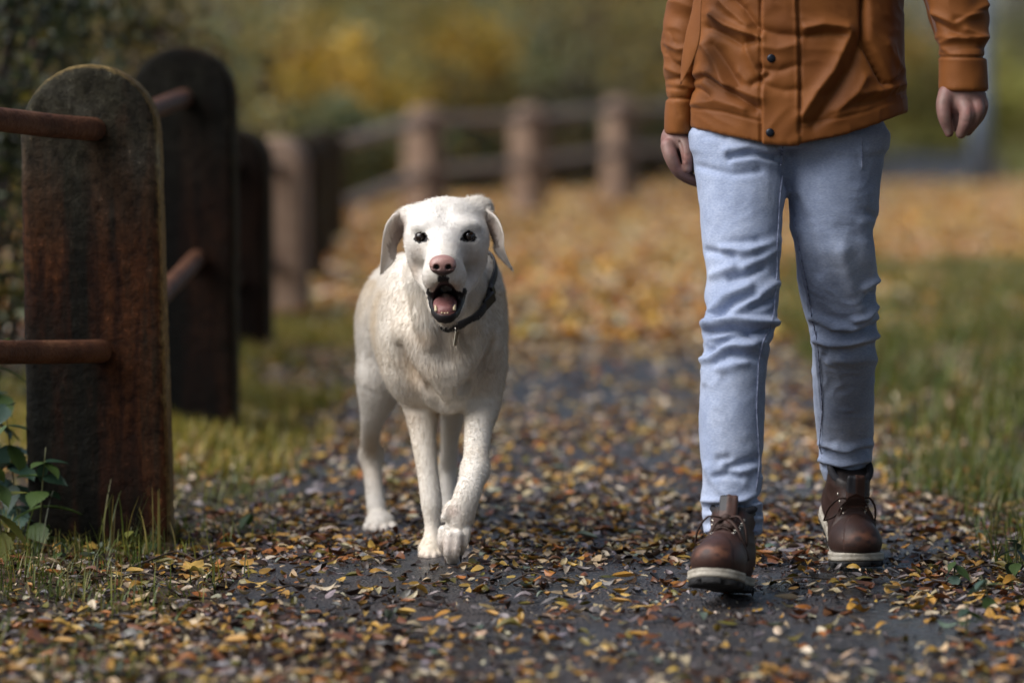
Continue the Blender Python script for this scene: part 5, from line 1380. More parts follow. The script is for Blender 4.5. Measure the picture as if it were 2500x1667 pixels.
# ---- boots
m_leath = attrmat('brown_leather', rough=0.58, var=0.28, vscale=55, bump=0.35, bscale=320, spec=0.5, bdist=0.0012)
m_mid = pmat('cream_midsole', [(0.35, (0.24, 0.21, 0.165)), (0.55, (0.42, 0.385, 0.32)), (0.7, (0.50, 0.47, 0.40))], scale=45, rough=0.6, bump=0.15)
m_outs = pmat('black_rubber', [(0.3, (0.008, 0.008, 0.009)), (0.7, (0.018, 0.018, 0.019))], scale=60, rough=0.7, bump=0.4)
m_pad = pmat('dark_padding', [(0.3, (0.010, 0.010, 0.014)), (0.7, (0.022, 0.022, 0.03))], scale=90, rough=0.85, bump=0.3)
m_lace = pmat('brown_lace', [(0.3, (0.018, 0.008, 0.005)), (0.7, (0.05, 0.02, 0.012))], scale=200, rough=0.7, bump=0.4, bscale=900, bdist=0.0008)
def boot(label, M, warp, dark, loops):
    """built at rest: toe towards -Y, sole at z 0; warp bends the sole; M sets it on the ground"""
    b_o = empty('boot', (0, 0, 0)); b_o.parent = person; b_o['label'] = label
    def put(V):
        V = warp(np.asarray(V, float).copy())
        return (np.c_[V, np.ones(len(V))] @ np.array(M).T)[:, :3] - PO
    U = Field((-.09, -.20, -.01), (.09, .17, .21), 0.0030)
    U.ell((-.002, -.100, .046), (.0505, .060, .040), 0.02)
    U.ell((0, -.040, .052), (.0475, .090, .046), 0.03)
    U.ell((0, .080, .055), (.0385, .050, .052), 0.03)
    U.chain([((0, .050, .075), .043), ((0, .060, .115), .042), ((0, .062, .150), .044)], 0.03)
    U.chain([((0, -.055, .072), .026), ((0, -.015, .100), .030), ((0, .025, .128), .032)], 0.03)
    X = U.ax[0][:, None, None]; Y = U.ax[1][None, :, None]; Z = U.ax[2][None, None, :]
    def foot(grow):
        a = np.hypot(X + .002, Y + .098) - .0530; c = np.hypot(X, Y - .078) - .0405
        t = np.clip((Y + .098) / .176, 0, 1)
        w = np.abs(X) - (.0530 + (.0405 - .0530) * t - .010 * np.sin(math.pi * t))
        mid = np.maximum(w, np.abs(Y + .010) - .088)
        return np.minimum(np.minimum(a, c), mid) - grow
    U.D = np.maximum(U.D, 0.024 - Z)
    U.D = np.maximum(U.D, Z - (.155 + 0.10 * np.clip(-(Y - .05), -0.05, 0.06)))
    V, F = U.mesh(2); Nn = vnormals(V, F)
    y, z, x = V[:, 1], V[:, 2], V[:, 0]
    cap_line = np.exp(-(((y + .078 + 2.2 * x * x / .05) / .0022) ** 2)) * (z < .1)
    disp = -0.0018 * cap_line + 0.0022 * np.exp(-(((y + .062) / .006) ** 2)) * (1 - 2 * np.abs(vnoise(V * (30, 60, 30), 3))) * 1.5 + 0.0016 * (y < -.08 - 2.2 * x * x / .05)
    disp += 0.002 * (1 - 2 * np.abs(vnoise(V * (18, 30, 26), 9))) * sstep(-.07, -.03, y)
    V = V + Nn * disp[:, None]
    c = np.tile(np.array((0.036, 0.013, 0.009)), (len(V), 1)) * dark
    c = mixc(c, (0.032, 0.013, 0.009), np.clip(0.5 + 0.8 * fbm(V * 22, 3, 12), 0, 1) * 0.7)
    scuff = near(V, (0, -.150, .055), (.032, .020, .012)) * np.clip(0.55 + 1.6 * vnoise(V * (90, 60, 140), 17), 0, 1)
    c = mixc(c, (0.16, 0.062, 0.032), np.clip(scuff * 1.3, 0, 0.85))
    c = mixc(c, (0.016, 0.012, 0.012), sstep(.140, .150, z + 0.1 * np.clip(y - .05, -.06, .05)))
    c = mixc(c, (0.02, 0.012, 0.01), 0.8 * np.exp(-((z - .026) / .005) ** 2))
    mesh_obj('upper', put(V), F, m_leath, b_o, smooth=True, col=c)
    def slab(name, grow, z0, z1, m, rnd=.004, tread=False, groove=False):
        S = Field((-.08, -.18, -.012), (.08, .15, .05), 0.0030)
        a = foot(grow)[:, :, :1] if False else None
        Xs = S.ax[0][:, None, None]; Ys = S.ax[1][None, :, None]; Zs = S.ax[2][None, None, :]
        aa = np.hypot(Xs + .002, Ys + .098) - .0530; cc = np.hypot(Xs, Ys - .078) - .0405
        t = np.clip((Ys + .098) / .176, 0, 1)
        w = np.abs(Xs) - (.0530 + (.0405 - .0530) * t - .010 * np.sin(math.pi * t))
        mid = np.maximum(w, np.abs(Ys + .010) - .088)
        d2 = np.minimum(np.minimum(aa, cc), mid) - grow
        if groove: d2 = d2 + 0.0022 * np.exp(-((Zs - 0.5 * (z0 + z1)) / .0022) ** 2)
        dz = np.abs(Zs - (z0 + z1) / 2) - (z1 - z0) / 2
        A, B = d2 + rnd, dz + rnd
        S.D = (np.minimum(np.maximum(A, B), 0) + np.sqrt(np.maximum(A, 0) ** 2 + np.maximum(B, 0) ** 2) - rnd).astype(np.float32)
        if tread:
            S.D = np.maximum(S.D, -(np.maximum(np.abs((Ys + .2) % .022 - .011) - .0035, Zs - .006)) * np.ones_like(Xs))
        V, F = S.mesh(1)
        mesh_obj(name, put(V), F, m, b_o, smooth=True)
    slab('midsole', .0045, .011, .029, m_mid, groove=True)
    slab('outsole', .0030, -.001, .012, m_outs, .002, tread=True)
    # tongue
    T = Field((-.06, -.08, .08), (.06, .08, .215), 0.003)
    T.chain([((0, -.030, .108), .010), ((0, -.004, .150), .009), ((0, .004, .172), .007)], 0.0)
    for tx in (-.011, 0, .011): T.chain([((tx, -.026, .112), .008), ((tx * 1.2, -.004, .148), .007), ((tx * 1.25, .006, .176), .0055)], 0.008)
    V, F = T.mesh(2)
    c = np.tile(np.array((0.05, 0.02, 0.013)), (len(V), 1)); c = mixc(c, (0.012, 0.012, 0.016), (V[:, 0] < -.002).astype(float) * (V[:, 2] > .15))
    mesh_obj('tongue', put(V), F, m_leath, b_o, smooth=True, col=c)
    # padded rim
    a = np.linspace(-0.35 * math.pi, 1.35 * math.pi, 30)
    rim = np.stack([.041 * np.cos(a), .060 + .043 * np.sin(a), .158 + .010 * np.sin(a)], 1)
    V, F = tube_mesh(rim, .0075, 8); mesh_obj('padded_rim', put(V), F, m_pad, b_o, smooth=True)
    # eyelets and laces
    def top(x, y):
        i, j = int(round((x - U.lo[0]) / U.h)), int(round((y - U.lo[1]) / U.h))
        k = np.where(U.D[i, j] < 0)[0]
        return U.ax[2][k.max()] if len(k) else .1
    yy = np.linspace(-.058, .006, 6)
    pts = [[np.array((s_ * (.020 + .010 * t), y_, top(s_ * (.020 + .010 * t), y_) + .002)) for y_, t in zip(yy, np.linspace(0, 1, 6))] for s_ in (-1, 1)]
    for side in pts:
        for p in side:
            ang = np.linspace(0, 2 * math.pi, 11)
            V, F = tube_mesh(np.stack([p[0] + .0034 * np.cos(ang), p[1] + .0034 * np.sin(ang) * .7, p[2] + .0034 * np.sin(ang) * .7], 1), .0011, 5, caps=False)
            mesh_obj('eyelet', put(V), F, m_met, b_o, smooth=True)
    def lace(ctrl, r=.0029, n=16, flat=0.6):
        V, F = tube_mesh(spline(ctrl, n), r, 7, flat); mesh_obj('lace', put(V), F, m_lace, b_o, smooth=True)
    for i in range(5):
        for s_ in (0, 1):
            a_, c_ = pts[s_][i], pts[1 - s_][i + 1]
            mid = (a_ + c_) / 2 + (0, -.006, .009)
            lace([a_ + (0, 0, -.001), a_ * .6 + mid * .4 + (0, -.002, .004), mid, mid * .4 + c_ * .6 + (0, -.002, .004), c_ + (0, 0, -.001)])
    kn = (pts[0][4] + pts[1][4]) / 2 + (0, -.012, .010)
    V, F = tube_mesh(spline([kn + (-.010, 0, 0), kn + (0, -.004, .002), kn + (.010, 0, 0)], 8), [.004, .006, .007, .0075, .0075, .007, .006, .004], 8)
    mesh_obj('lace_knot', put(V), F, m_lace, b_o, smooth=True)
    for lp_ in loops: lace([kn + np.array(q) for q in lp_], .0042, 22, 0.5)
    return b_o
LOOPS = [[(0, 0, 0), (-.030, -.012, .004), (-.056, -.010, -.026), (-.060, -.004, -.050), (-.040, -.008, -.040), (-.014, -.006, -.008), (0, 0, 0)],
         [(0, 0, 0), (.026, -.014, .004), (.044, -.018, -.024), (.046, -.012, -.052), (.030, -.016, -.034), (.010, -.006, -.006), (0, 0, 0)],
         [(0, 0, 0), (-.014, -.016, -.006), (-.026, -.030, -.028), (-.030, -.040, -.044)],
         [(0, 0, 0), (.016, -.018, -.008), (.034, -.026, -.032), (.046, -.020, -.062), (.050, -.012, -.078)]]
def toe_spring(V):
    V[:, 2] += 1.6 * np.clip(-(V[:, 1] + .085), 0, 1) ** 2
    return V
def heel_up(V, th=R(33), y0=-.075, ln=.060):
    """bend at the ball of the foot: the part behind it swings up"""
    s_ = V[:, 1] - y0
    a = th * np.clip(s_ / ln, 0, 1)
    k = ln / th
    zc = V[:, 2] - 0.012
    cy = np.where(s_ <= 0, s_, np.where(s_ < ln, (k - 0) * np.sin(a), k * math.sin(th) + (s_ - ln) * math.cos(th)))
    cz = np.where(s_ <= 0, 0, np.where(s_ < ln, k * (1 - np.cos(a)), k * (1 - math.cos(th)) + (s_ - ln) * math.sin(th)))
    V[:, 1] = y0 + cy - zc * np.sin(a)
    V[:, 2] = 0.012 + cz + zc * np.cos(a)
    V[:, 2] += 1.2 * np.clip(-(V[:, 1] + .095), 0, 1) ** 2
    return V
gF = P(1790, 1462, 7.30); gF[2] = 0.010
MF = Matrix.Translation(Vector(gF)) @ Matrix.Rotation(R(-13), 4, 'Z') @ Matrix.Rotation(R(-9.5), 4, 'X') @ Matrix.Translation((0, -.085, 0)) @ Matrix.Diagonal((0.95, 1, 1, 1))
boot('brown leather boot with scuffed toe, toes lifted', MF, toe_spring, 1.25, LOOPS)
gB = P(2106, 1404, 7.69); gB[2] = 0.008
MB_ = Matrix.Translation(Vector(gB)) @ Matrix.Rotation(R(8), 4, 'Z') @ Matrix.Translation((0, .150, 0))
boot('brown leather boot with the heel lifted', MB_, heel_up, 0.8, [[(a * 1.0, b_, c) for a, b_, c in l] for l in LOOPS])
# ================================================================== fallen leaves, grass, weeds, twigs
LCOL = {  # name: colour
    'ochre yellow': (0.42, 0.22, 0.035), 'orange': (0.33, 0.12, 0.024), 'golden': (0.48, 0.30, 0.065), 'pale beige': (0.50, 0.37, 0.22), 'cream': (0.58, 0.48, 0.34),
    'rusty brown': (0.17, 0.062, 0.022), 'dark brown': (0.045, 0.025, 0.016), 'olive': (0.14, 0.115, 0.020), 'grey lilac': (0.26, 0.225, 0.225), 'grey green': (0.15, 0.19, 0.14)}
LN = list(LCOL); LC = np.array([LCOL[k] for k in LN])
W_NEAR = np.array([11, 4, 7, 12, 8, 14, 32, 7, 13, 2.0]); W_NEAR = W_NEAR / W_NEAR.sum()
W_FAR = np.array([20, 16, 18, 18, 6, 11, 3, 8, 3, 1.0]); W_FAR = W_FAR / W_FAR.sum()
m_litter = attrmat('fallen_leaf_litter', rough=0.40, var=0.35, vscale=90, trans=0.10, spec=0.5, bump=0.25, bscale=260, bdist=0.002)

def leaf_template(ns, nw, curl_l, curl_w, fold_, aspect, tip=1.0):
    """unit-length leaf, stalk at -0.5, tip at +0.5"""
    s_ = np.linspace(0, 1, ns); V = []
    for t in s_:
        hw = aspect * 0.5 * (math.sin(math.pi * min(1, t ** 0.85)) ** 0.8 if 0 < t < 1 else 0.03)
        hw *= 1 + 0.06 * math.sin(9 * t)
        for w in np.linspace(-1, 1, nw):
            V.append((t - 0.5, w * hw, curl_l * ((t - 0.5) ** 2 * 4 - 0.4) * 0.25 + curl_w * (w * hw) ** 2 / aspect + fold_ * abs(w) * hw))
    V = np.array(V)
    i = (np.arange(ns - 1)[:, None] * nw + np.arange(nw - 1)[None, :]).ravel()
    return V, np.stack([i, i + nw, i + nw + 1, i + 1], 1)

def rotm(yaw, pitch, roll):
    cy, sy, cp, sp, cr, sr = np.cos(yaw), np.sin(yaw), np.cos(pitch), np.sin(pitch), np.cos(roll), np.sin(roll)
    return np.stack([np.stack([cy * cp, cy * sp * sr - sy * cr, cy * sp * cr + sy * sr], -1), np.stack([sy * cp, sy * sp * sr + cy * cr, sy * sp * cr - cy * sr], -1), np.stack([-sp, cp * sr, cp * cr], -1)], 1)

def scatter(n, y0, y1, x0, x1, dens):
    """rejection sampling of ground points"""
    out = []; got = 0
    while got < n:
        Y = y0 + (y1 - y0) * rng.random(4000); X = x0 + (x1 - x0) * rng.random(4000)
        p = dens(X, Y); k = rng.random(4000) < p
        out.append(np.stack([X[k], Y[k]], 1)); got += k.sum()
    return np.concatenate(out)[:n]

def dens(X, Y):
    d = np.abs(X - path_c(Y)) - path_w(Y)
    on = d < 0
    base = np.where(on, 0.68 + 0.30 * sstep(7.2, 8.3, Y), np.where(X < 0, 0.75, 0.85))
    clump = np.clip(0.75 + 0.9 * vnoise(np.stack([X * 2.1, Y * 1.5, X * 0], 1), 4) + 0.5 * vnoise(np.stack([X * 7, Y * 5, X * 0], 1), 6), 0.28, 1.4)
    bare = 1 - 0.85 * np.exp(-((X - 0.35) / 0.55) ** 2) * np.exp(-((Y - 12.4) / 2.0) ** 2) - 0.40 * np.exp(-((X - 0.62) / 0.45) ** 2) * np.exp(-((Y - 6.9) / 0.55) ** 2)
    foot = 1 - np.maximum.reduce([np.exp(-(((X - a) / .085) ** 4 + ((Y - b_) / .15) ** 4)) for a, b_ in ((0.405, 7.17), (0.70, 7.75), (-0.165, 7.84), (-0.29, 8.36))])
    return np.clip(base * clump * np.clip(bare, 0.1, 1) * foot, 0, 1)

def litter(pos, wts, smin, smax, tpl, hz, tilt):
    n = len(pos); Vs, Fs, Cs, o = [], [], [], 0
    which = rng.integers(len(tpl), size=n)
    ci = rng.choice(len(LC), n, p=wts)
    for k in range(len(tpl)):
        m = which == k; nk = m.sum()
        if not nk: continue
        T, TF_ = tpl[k]
        sz = rng.uniform(smin, smax, nk)
        M = rotm(rng.uniform(0, 2 * math.pi, nk), rng.normal(0, tilt, nk), rng.normal(0, tilt, nk) + (rng.random(nk) < 0.35) * math.pi)
        V = np.einsum('nij,vj->nvi', M, T) * sz[:, None, None]
        gz = gh(pos[m, 0], pos[m, 1]); gz = np.where(gz < -0.02, 0.007, gz)
        low = V[:, :, 2].min(1)
        V[:, :, 2] += (gz + np.abs(rng.normal(0, hz, nk)) - np.maximum(low * 0.6, -0.02) * 1.0)[:, None]
        V[:, :, :2] += pos[m][:, None, :]
        c = LC[ci[m]] * rng.uniform(0.6, 1.25, (nk, 1)) * rng.uniform(0.92, 1.08, (nk, 3))
        Vs.append(V.reshape(-1, 3)); Fs.append((TF_[None] + (np.arange(nk) * len(T))[:, None, None]).reshape(-1, 4) + o); o += nk * len(T)
        cc = np.repeat(c[:, None, :], len(T), 1); edge = np.abs(T[:, 0]) > 0.4
        cc[:, edge] *= 0.75
        Cs.append(cc.reshape(-1, 3))
    return np.concatenate(Vs), np.concatenate(Fs), np.concatenate(Cs)

TPL = [leaf_template(6, 3, cl, cw, fo, a) for cl, cw, fo, a in ((0.5, 1.2, 0.2, 0.46), (0.9, -1.0, 0.3, 0.50), (-0.6, 1.6, 0.1, 0.42), (0.3, 0.4, 0.45, 0.55), (1.3, 2.2, 0.2, 0.40), (-0.2, 0.6, -0.3, 0.60))]
TPLF = [leaf_template(3, 3, cl, cw, fo, a) for cl, cw, fo, a in ((0.5, 1.0, 0.2, 0.55), (0.9, -1.0, 0.3, 0.6), (-0.6, 1.4, 0.3, 0.5))]
# near litter, mid litter, far carpet
A = scatter(22000, 5.6, 9.2, -1.35, 1.75, dens)
B_ = scatter(17000, 9.2, 15.0, -1.6, 2.3, dens)
V1, F1, C1 = litter(A, W_NEAR, 0.012, 0.042, TPL, 0.003, 0.20)
C1 = C1 * 0.78
V2, F2, C2 = litter(B_, W_NEAR * 0.35 + W_FAR * 0.35 + 0.3 * np.array([.1, .05, .15, .2, .25, 0, 0, 0, .25, 0]), 0.022, 0.046, TPL[:4], 0.006, 0.25)  # extra cream and lilac leaves stand in for sky reflected on the path
def densf(X, Y):
    d = X - path_c(Y)
    c = np.clip(0.8 + 0.8 * vnoise(np.stack([X * 0.9, Y * 0.5, X * 0], 1), 14), 0.1, 1)
    c = c * np.where((d > path_w(Y)) & (Y < 23), 0.5, 1.0)
    c = c * np.where((np.abs(d) < path_w(Y)) & (Y > 33), 0.25, 1.0)
    return c * np.clip((np.abs(X) < 0.14 * Y + 0.6), 0, 1)
D_ = scatter(115000, 15.0, 46.0, -5.5, 6.5, densf)
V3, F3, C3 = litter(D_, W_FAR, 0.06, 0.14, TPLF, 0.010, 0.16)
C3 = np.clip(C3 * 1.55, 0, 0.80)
Xo = scatter(13000, 3.0, 16.0, -5.0, 5.5, lambda X, Y: np.where((X > -1.3) & (X < np.where(Y < 9.2, 1.7, 2.25)) & (Y > 5.6), 0.0, np.clip(0.5 + 0.5 * vnoise(np.stack([X * 1.5, Y * 1.5, X * 0], 1), 88), 0.05, 1)))
V5, F5, C5 = litter(Xo, W_NEAR, 0.030, 0.060, TPLF, 0.005, 0.25)
tag(mesh_obj('leaf_litter', V5, F5, m_litter, col=C5), 'fallen leaves lying beyond the fence and the verge', 'leaf litter', kind='stuff')
tag(mesh_obj('leaf_litter', V1, F1, m_litter, col=C1), 'small yellow, beige and brown fallen leaves strewn over the near path', 'leaf litter', kind='stuff')
E_ = scatter(16000, 5.6, 10.5, -1.1, 1.4, lambda X, Y: np.clip(0.35 + 0.6 * vnoise(np.stack([X * 3, Y * 2.2, X * 0], 1), 44), 0.05, 1))
V4, F4, C4 = litter(E_, np.array([2, 2, 1, 6, 4, 12, 55, 4, 14, 0.1]) / 100.1, 0.004, 0.016, TPLF, 0.002, 0.35)
tag(mesh_obj('leaf_crumbs', V4, F4, m_litter, col=C4), 'dark crumbs of rotten leaves stuck to the wet path', 'leaf crumbs', kind='stuff')
tag(mesh_obj('leaf_litter', V2, F2, m_litter, col=C2), 'fallen leaves covering the path behind the dog', 'leaf litter', kind='stuff')
tag(mesh_obj('leaf_litter', V3, F3, m_litter, col=C3), 'golden carpet of blurred leaves along the far path', 'leaf litter', kind='stuff')

# the leaves that show largest: one object each
leaf_me = {}
for ti, (T, TF_) in enumerate([leaf_template(9, 5, cl, cw, fo, a) for cl, cw, fo, a in ((0.5, 1.2, 0.2, 0.46), (0.9, -1.0, 0.3, 0.52), (-0.6, 1.6, 0.15, 0.44), (0.3, 0.4, 0.45, 0.58))]):
    st = np.array([(-0.5 - 0.16 * t, 0.012 * math.sin(5 * t), 0.03 * t) for t in (0, .5, 1)])
    SV, SFc = tube_mesh(st, [.012, .010, .008], 4, caps=False)
    TT = np.concatenate([T, SV]); FF = np.concatenate([TF_, np.array(SFc) + len(T)])
    for ci, nm in enumerate(LN):
        o = mesh_obj('fallen_leaf', TT, FF, m_litter, smooth=True, col=np.tile(LC[ci], (len(TT), 1)) * np.where(np.abs(TT[:, :1]) > 0.42, 0.6, 1.0) * (1 - 0.25 * (np.abs(TT[:, 1:2]) < 0.01)), link=False)
        leaf_me[(ti, ci)] = o.data
        bpy.data.objects.remove(o)
def where_words(x, y):
    pxx = 1250 + x / y * FPX
    if y < 6.75: return 'in the blurred foreground %s' % ('below the nearest post' if pxx < 600 else 'before the dog' if pxx < 1350 else 'between dog and walker' if pxx < 1600 else 'before the boots')
    if pxx < 640: return 'in the litter at the foot of the nearest post'
    if pxx < 1000: return 'on the path between the post and the dog'
    if pxx < 1250: return 'on the path by the front paws of the dog'
    if pxx < 1640: return 'on the path between the dog and the walker'
    if pxx < 2180: return 'on the wet path around the boots'
    return 'at the grassy path edge beside the boots'
# lobed leaves from a larger tree, among the small ones
def lobed():
    ang = np.radians([-90, -62, -38, -12, 8, 30, 48, 68, 80, 90, 100, 112, 132, 150, 172, 192, 218, 242])
    rad = np.array([.10, .30, .22, .44, .24, .50, .28, .40, .46, .56, .46, .40, .28, .50, .24, .44, .22, .30])
    ang = ang + math.pi / 2 * 0
    V = [(0, 0, 0.02)] + [(r_ * math.sin(a_), r_ * math.cos(a_ + math.pi) * -1, 0.10 * r_ * r_ + 0.05 * math.sin(3 * a_) * r_) for a_, r_ in zip(ang + math.pi / 2, rad)]
    F = [(0, 1 + i, 1 + (i + 1) % 18) for i in range(18)]
    st = np.array([(-0.10 - 0.28 * t, 0.03 * math.sin(4 * t), 0.01 + 0.03 * t) for t in (0, .5, 1)])
    SV, SFc = tube_mesh(st, [.014, .010, .008], 4, caps=False)
    return np.concatenate([np.array(V), SV]), F + [tuple(i + 19 for i in f_) for f_ in SFc]
LV, LF = lobed()
for ci in range(len(LN)):
    o = mesh_obj('fallen_leaf', LV, LF, m_litter, smooth=False, col=np.tile(LC[ci], (len(LV), 1)) * np.where(np.linalg.norm(LV[:, :2], axis=1, keepdims=True) > 0.42, 0.65, 1.0), link=False)
    leaf_me[(4, ci)] = o.data
    bpy.data.objects.remove(o)
cnt = 0; used = set()
LEAVES = scatter(1500, 6.25, 8.3, -1.05, 1.15, lambda X, Y: np.clip((dens(X, Y) + 0.10) * (dens(X, Y) > 0.03), 0, 1))
w_ind = np.array([22, 12, 14, 12, 6, 12, 9, 8, 4, 3.0]); w_ind /= w_ind.sum()
SHAPE = ['folded', 'curled', 'arched', 'broad', 'lobed']
for x, y in LEAVES:
    pxx = 1250 + x / y * FPX
    if pxx < 10 or pxx > 2490 or cnt >= 300: continue
    if any(abs(x - a) < .07 and abs(y - b_) < .16 for a, b_ in ((0.41, 7.2), (0.70, 7.82))): continue
    for attempt in range(40):
        ti = 4 if rng.random() < 0.10 else int(rng.integers(4))
        ci = int(rng.choice([0, 1, 2, 5, 6], p=[.25, .2, .15, .25, .15])) if ti == 4 else int(rng.choice(len(LN), p=w_ind))
        s_ = float(rng.uniform(0.045, 0.085) if ti == 4 else rng.uniform(0.024, 0.052))
        flip = math.pi if rng.random() < 0.3 and ti != 4 else 0
        size_w = ('big' if s_ > .065 else 'smallish') if ti == 4 else 'large' if s_ > .044 else 'small' if s_ < .033 else 'medium'
        lab = '%s %s%s %s leaf %s' % (size_w, 'upturned ' if flip else '', SHAPE[ti], LN[ci], where_words(x, y))
        if lab not in used: break
    used.add(lab)
    o = bpy.data.objects.new('fallen_leaf', leaf_me[(ti, ci)])
    C.objects.link(o)
    gz = float(gh(np.array([x]), np.array([y]))[0]); gz = 0.012 if gz < -0.02 else gz + 0.012
    o.location = (x, y, gz + float(abs(rng.normal(0, .003))) + 0.003)
    o.rotation_euler = (float(rng.normal(0, .18)) + flip, float(rng.normal(0, .15)), float(rng.uniform(0, 6.28)))
    o.scale = (s_, s_, s_)
    tag(o, lab, 'fallen leaf', 'fallen leaves lying on the path')
    cnt += 1

# twigs
m_twig = pmat('twig_bark', [(0.3, (0.02, 0.012, 0.008)), (0.7, (0.09, 0.06, 0.04))], scale=80, rough=0.8)
TW = [((330, 1395), (430, 1372), (480, 1378), 'thin dark twig lying below the nearest post'), ((470, 1385), (560, 1362), (640, 1350), 'curved twig in the litter between post and dog'), ((1890, 1432), (1960, 1435), (2060, 1432), 'straight thin twig between the two boots'),
      ((2330, 1420), (2400, 1408), (2470, 1400), 'dark twig in the grass beside the rear boot'), ((260, 1430), (350, 1425), (420, 1440), 'pale bent twig at the grassy edge under the post'), ((640, 1470), (720, 1455), (800, 1462), 'short twig on the wet path left of the paws'), ((1240, 1440), (1300, 1425), (1350, 1432), 'short twig on the path right of the paws')]
for a, m_, c, lab in TW:
    q = np.array([G(*a), G(*m_), G(*c)]) + np.array([(0, 0, .012), (0, 0, .022), (0, 0, .010)])
    V, F = tube_mesh(spline(q, 9), np.linspace(.0022, .0012, 9), 6)
    tag(mesh_obj('twig', V, F, m_twig, smooth=True), lab, 'twig', 'twigs on the path')

# grass blades
m_grass = attrmat('grass_blade', rough=0.45, var=0.25, vscale=20, trans=0.30)
GC = np.array([(0.085, 0.125, 0.020), (0.15, 0.17, 0.028), (0.05, 0.07, 0.014), (0.21, 0.17, 0.045), (0.16, 0.15, 0.022), (0.28, 0.22, 0.10)])
def blades(pos, h0, h1, w, wts, seg=4, lean=0.5):
    n = len(pos)
    h = rng.uniform(h0, h1, n); a = rng.uniform(0, 2 * math.pi, n); ln = rng.normal(0, lean, n)
    d = np.stack([np.cos(a), np.sin(a)], 1); sd = np.stack([-d[:, 1], d[:, 0]], 1)
    gz = gh(pos[:, 0], pos[:, 1]); gz = np.where(gz < -.02, .004, gz)
    V = []
    for t in np.linspace(0, 1, seg):
        c = np.concatenate([pos + d * (ln * h * t * t)[:, None], (gz - .005 + h * (t - 0.25 * np.abs(ln) * t * t))[:, None]], 1)
        ww = (w * rng.uniform(0.9, 1.1, n) * (1 - t) ** 0.7 + 0.0003)[:, None]
        V += [c - np.concatenate([sd * ww, np.zeros((n, 1))], 1), c + np.concatenate([sd * ww, np.zeros((n, 1))], 1)]
    V = np.stack(V, 1)
    k = np.arange(n)[:, None] * (2 * seg)
    F = np.concatenate([k + np.array([[2 * i, 2 * i + 1, 2 * i + 3, 2 * i + 2]]) for i in range(seg - 1)])
    wts = np.array(wts, float); c = GC[rng.choice(len(GC), n, p=wts / wts.sum())] * rng.uniform(0.7, 1.3, (n, 1))
    return V.reshape(-1, 3), F, np.repeat(c, 2 * seg, 0)
def tuft(y0, y1, x0, x1, dn, n): return scatter(n, y0, y1, x0, x1, dn)
def clumpy(X, Y, s=3.0, seed=30): return np.clip(0.25 + 1.1 * vnoise(np.stack([X * s, Y * s, X * 0], 1), seed), 0.0, 1)
def left_v(X, Y):
    d = path_c(Y) - path_w(Y) - X
    foot = np.exp(-(((X + .89) / .22) ** 2 + ((Y - 8.1) / .25) ** 2)) + np.exp(-(((X + .95) / .3) ** 2 + ((Y - 10.45) / .3) ** 2))
    return np.clip((d > -0.02 + 0.1 * vnoise(np.stack([X * 4, Y * 4, X * 0], 1), 2)) * (clumpy(X, Y) * 0.55 + 0.8 * foot) * (1 - 0.6 * np.exp(-((Y - 7.9) / .8) ** 2) * (X > -0.72)), 0, 1)
def right_v(X, Y):
    d = X - path_c(Y) - path_w(Y)
    return np.clip((d > -0.05 + 0.12 * vnoise(np.stack([X * 4, Y * 4, X * 0], 1), 3)) * (clumpy(X, Y, 2.5, 33) + 0.15), 0, 1)
def at_foot(X, Y): return np.exp(-(((X + .80) / .10) ** 2 + ((Y - 8.02) / .08) ** 2)) + 0.8 * np.exp(-(((X + 1.08) / .06) ** 2 + ((Y - 7.98) / .10) ** 2))
gsets = [
    ('rough grass of the wood floor either side of the path', tuft(3.5, 14, -5.0, 5.0, lambda X, Y: np.where((X > -1.45) & (X < 1.65), 0.0, clumpy(X, Y, 1.6, 37)), 14000), .03, .12, .003, (4, 3, 5, 2, 2, 1), 3, 0.6),
    ('a few long bent grass stalks in front of the foot of the nearest post', tuft(7.8, 8.3, -1.3, -0.6, at_foot, 60), .06, .17, .0017, (4, 3, 3, 3, 3, 2), 5, 0.45),
    ('short grass and seedlings growing round the foot of the near fence posts', tuft(6.2, 9.6, -1.5, -0.45, left_v, 3200), .012, .070, .0016, (5, 4, 4, 2, 3, 1), 4, 0.7),
    ('yellowed grass along the fence behind the nearest post', tuft(9.6, 17, -1.6, -0.45, left_v, 20000), .03, .10, .0032, (4, 10, 0.5, 3, 8, 1), 3, 0.7),
    ('green grass of the verge beside the boots', tuft(6.0, 10.0, 0.82, 1.7, right_v, 6000), .02, .11, .0018, (5, 2, 7, 1, 1, 0.5), 4, 0.6),
    ('long green grass of the verge behind the walker', tuft(10.0, 22, 1.05, 4.2, right_v, 22000), .06, .17, .0042, (5, 4, 4, 2, 2, 1), 3, 0.5),
    ('far pale meadow grass beyond the bend', tuft(46, 80, 3, 13, lambda X, Y: (np.abs(X - path_c(Y)) > path_w(Y) + 0.1) * 0.8, 9000), .15, .45, .022, (1, 5, 1, 4, 5, 2), 3, 0.5),
]
for lab, pos, h0, h1, w, wts, seg, ln in gsets:
    V, F, c = blades(pos, h0, h1, w, wts, seg, ln)
    if lab.startswith('yellowed'): c = np.clip(c * (1.65, 1.32, 1.25), 0, 0.6)
    tag(mesh_obj('grass', V, F, m_grass, col=c), lab, 'grass', kind='stuff')

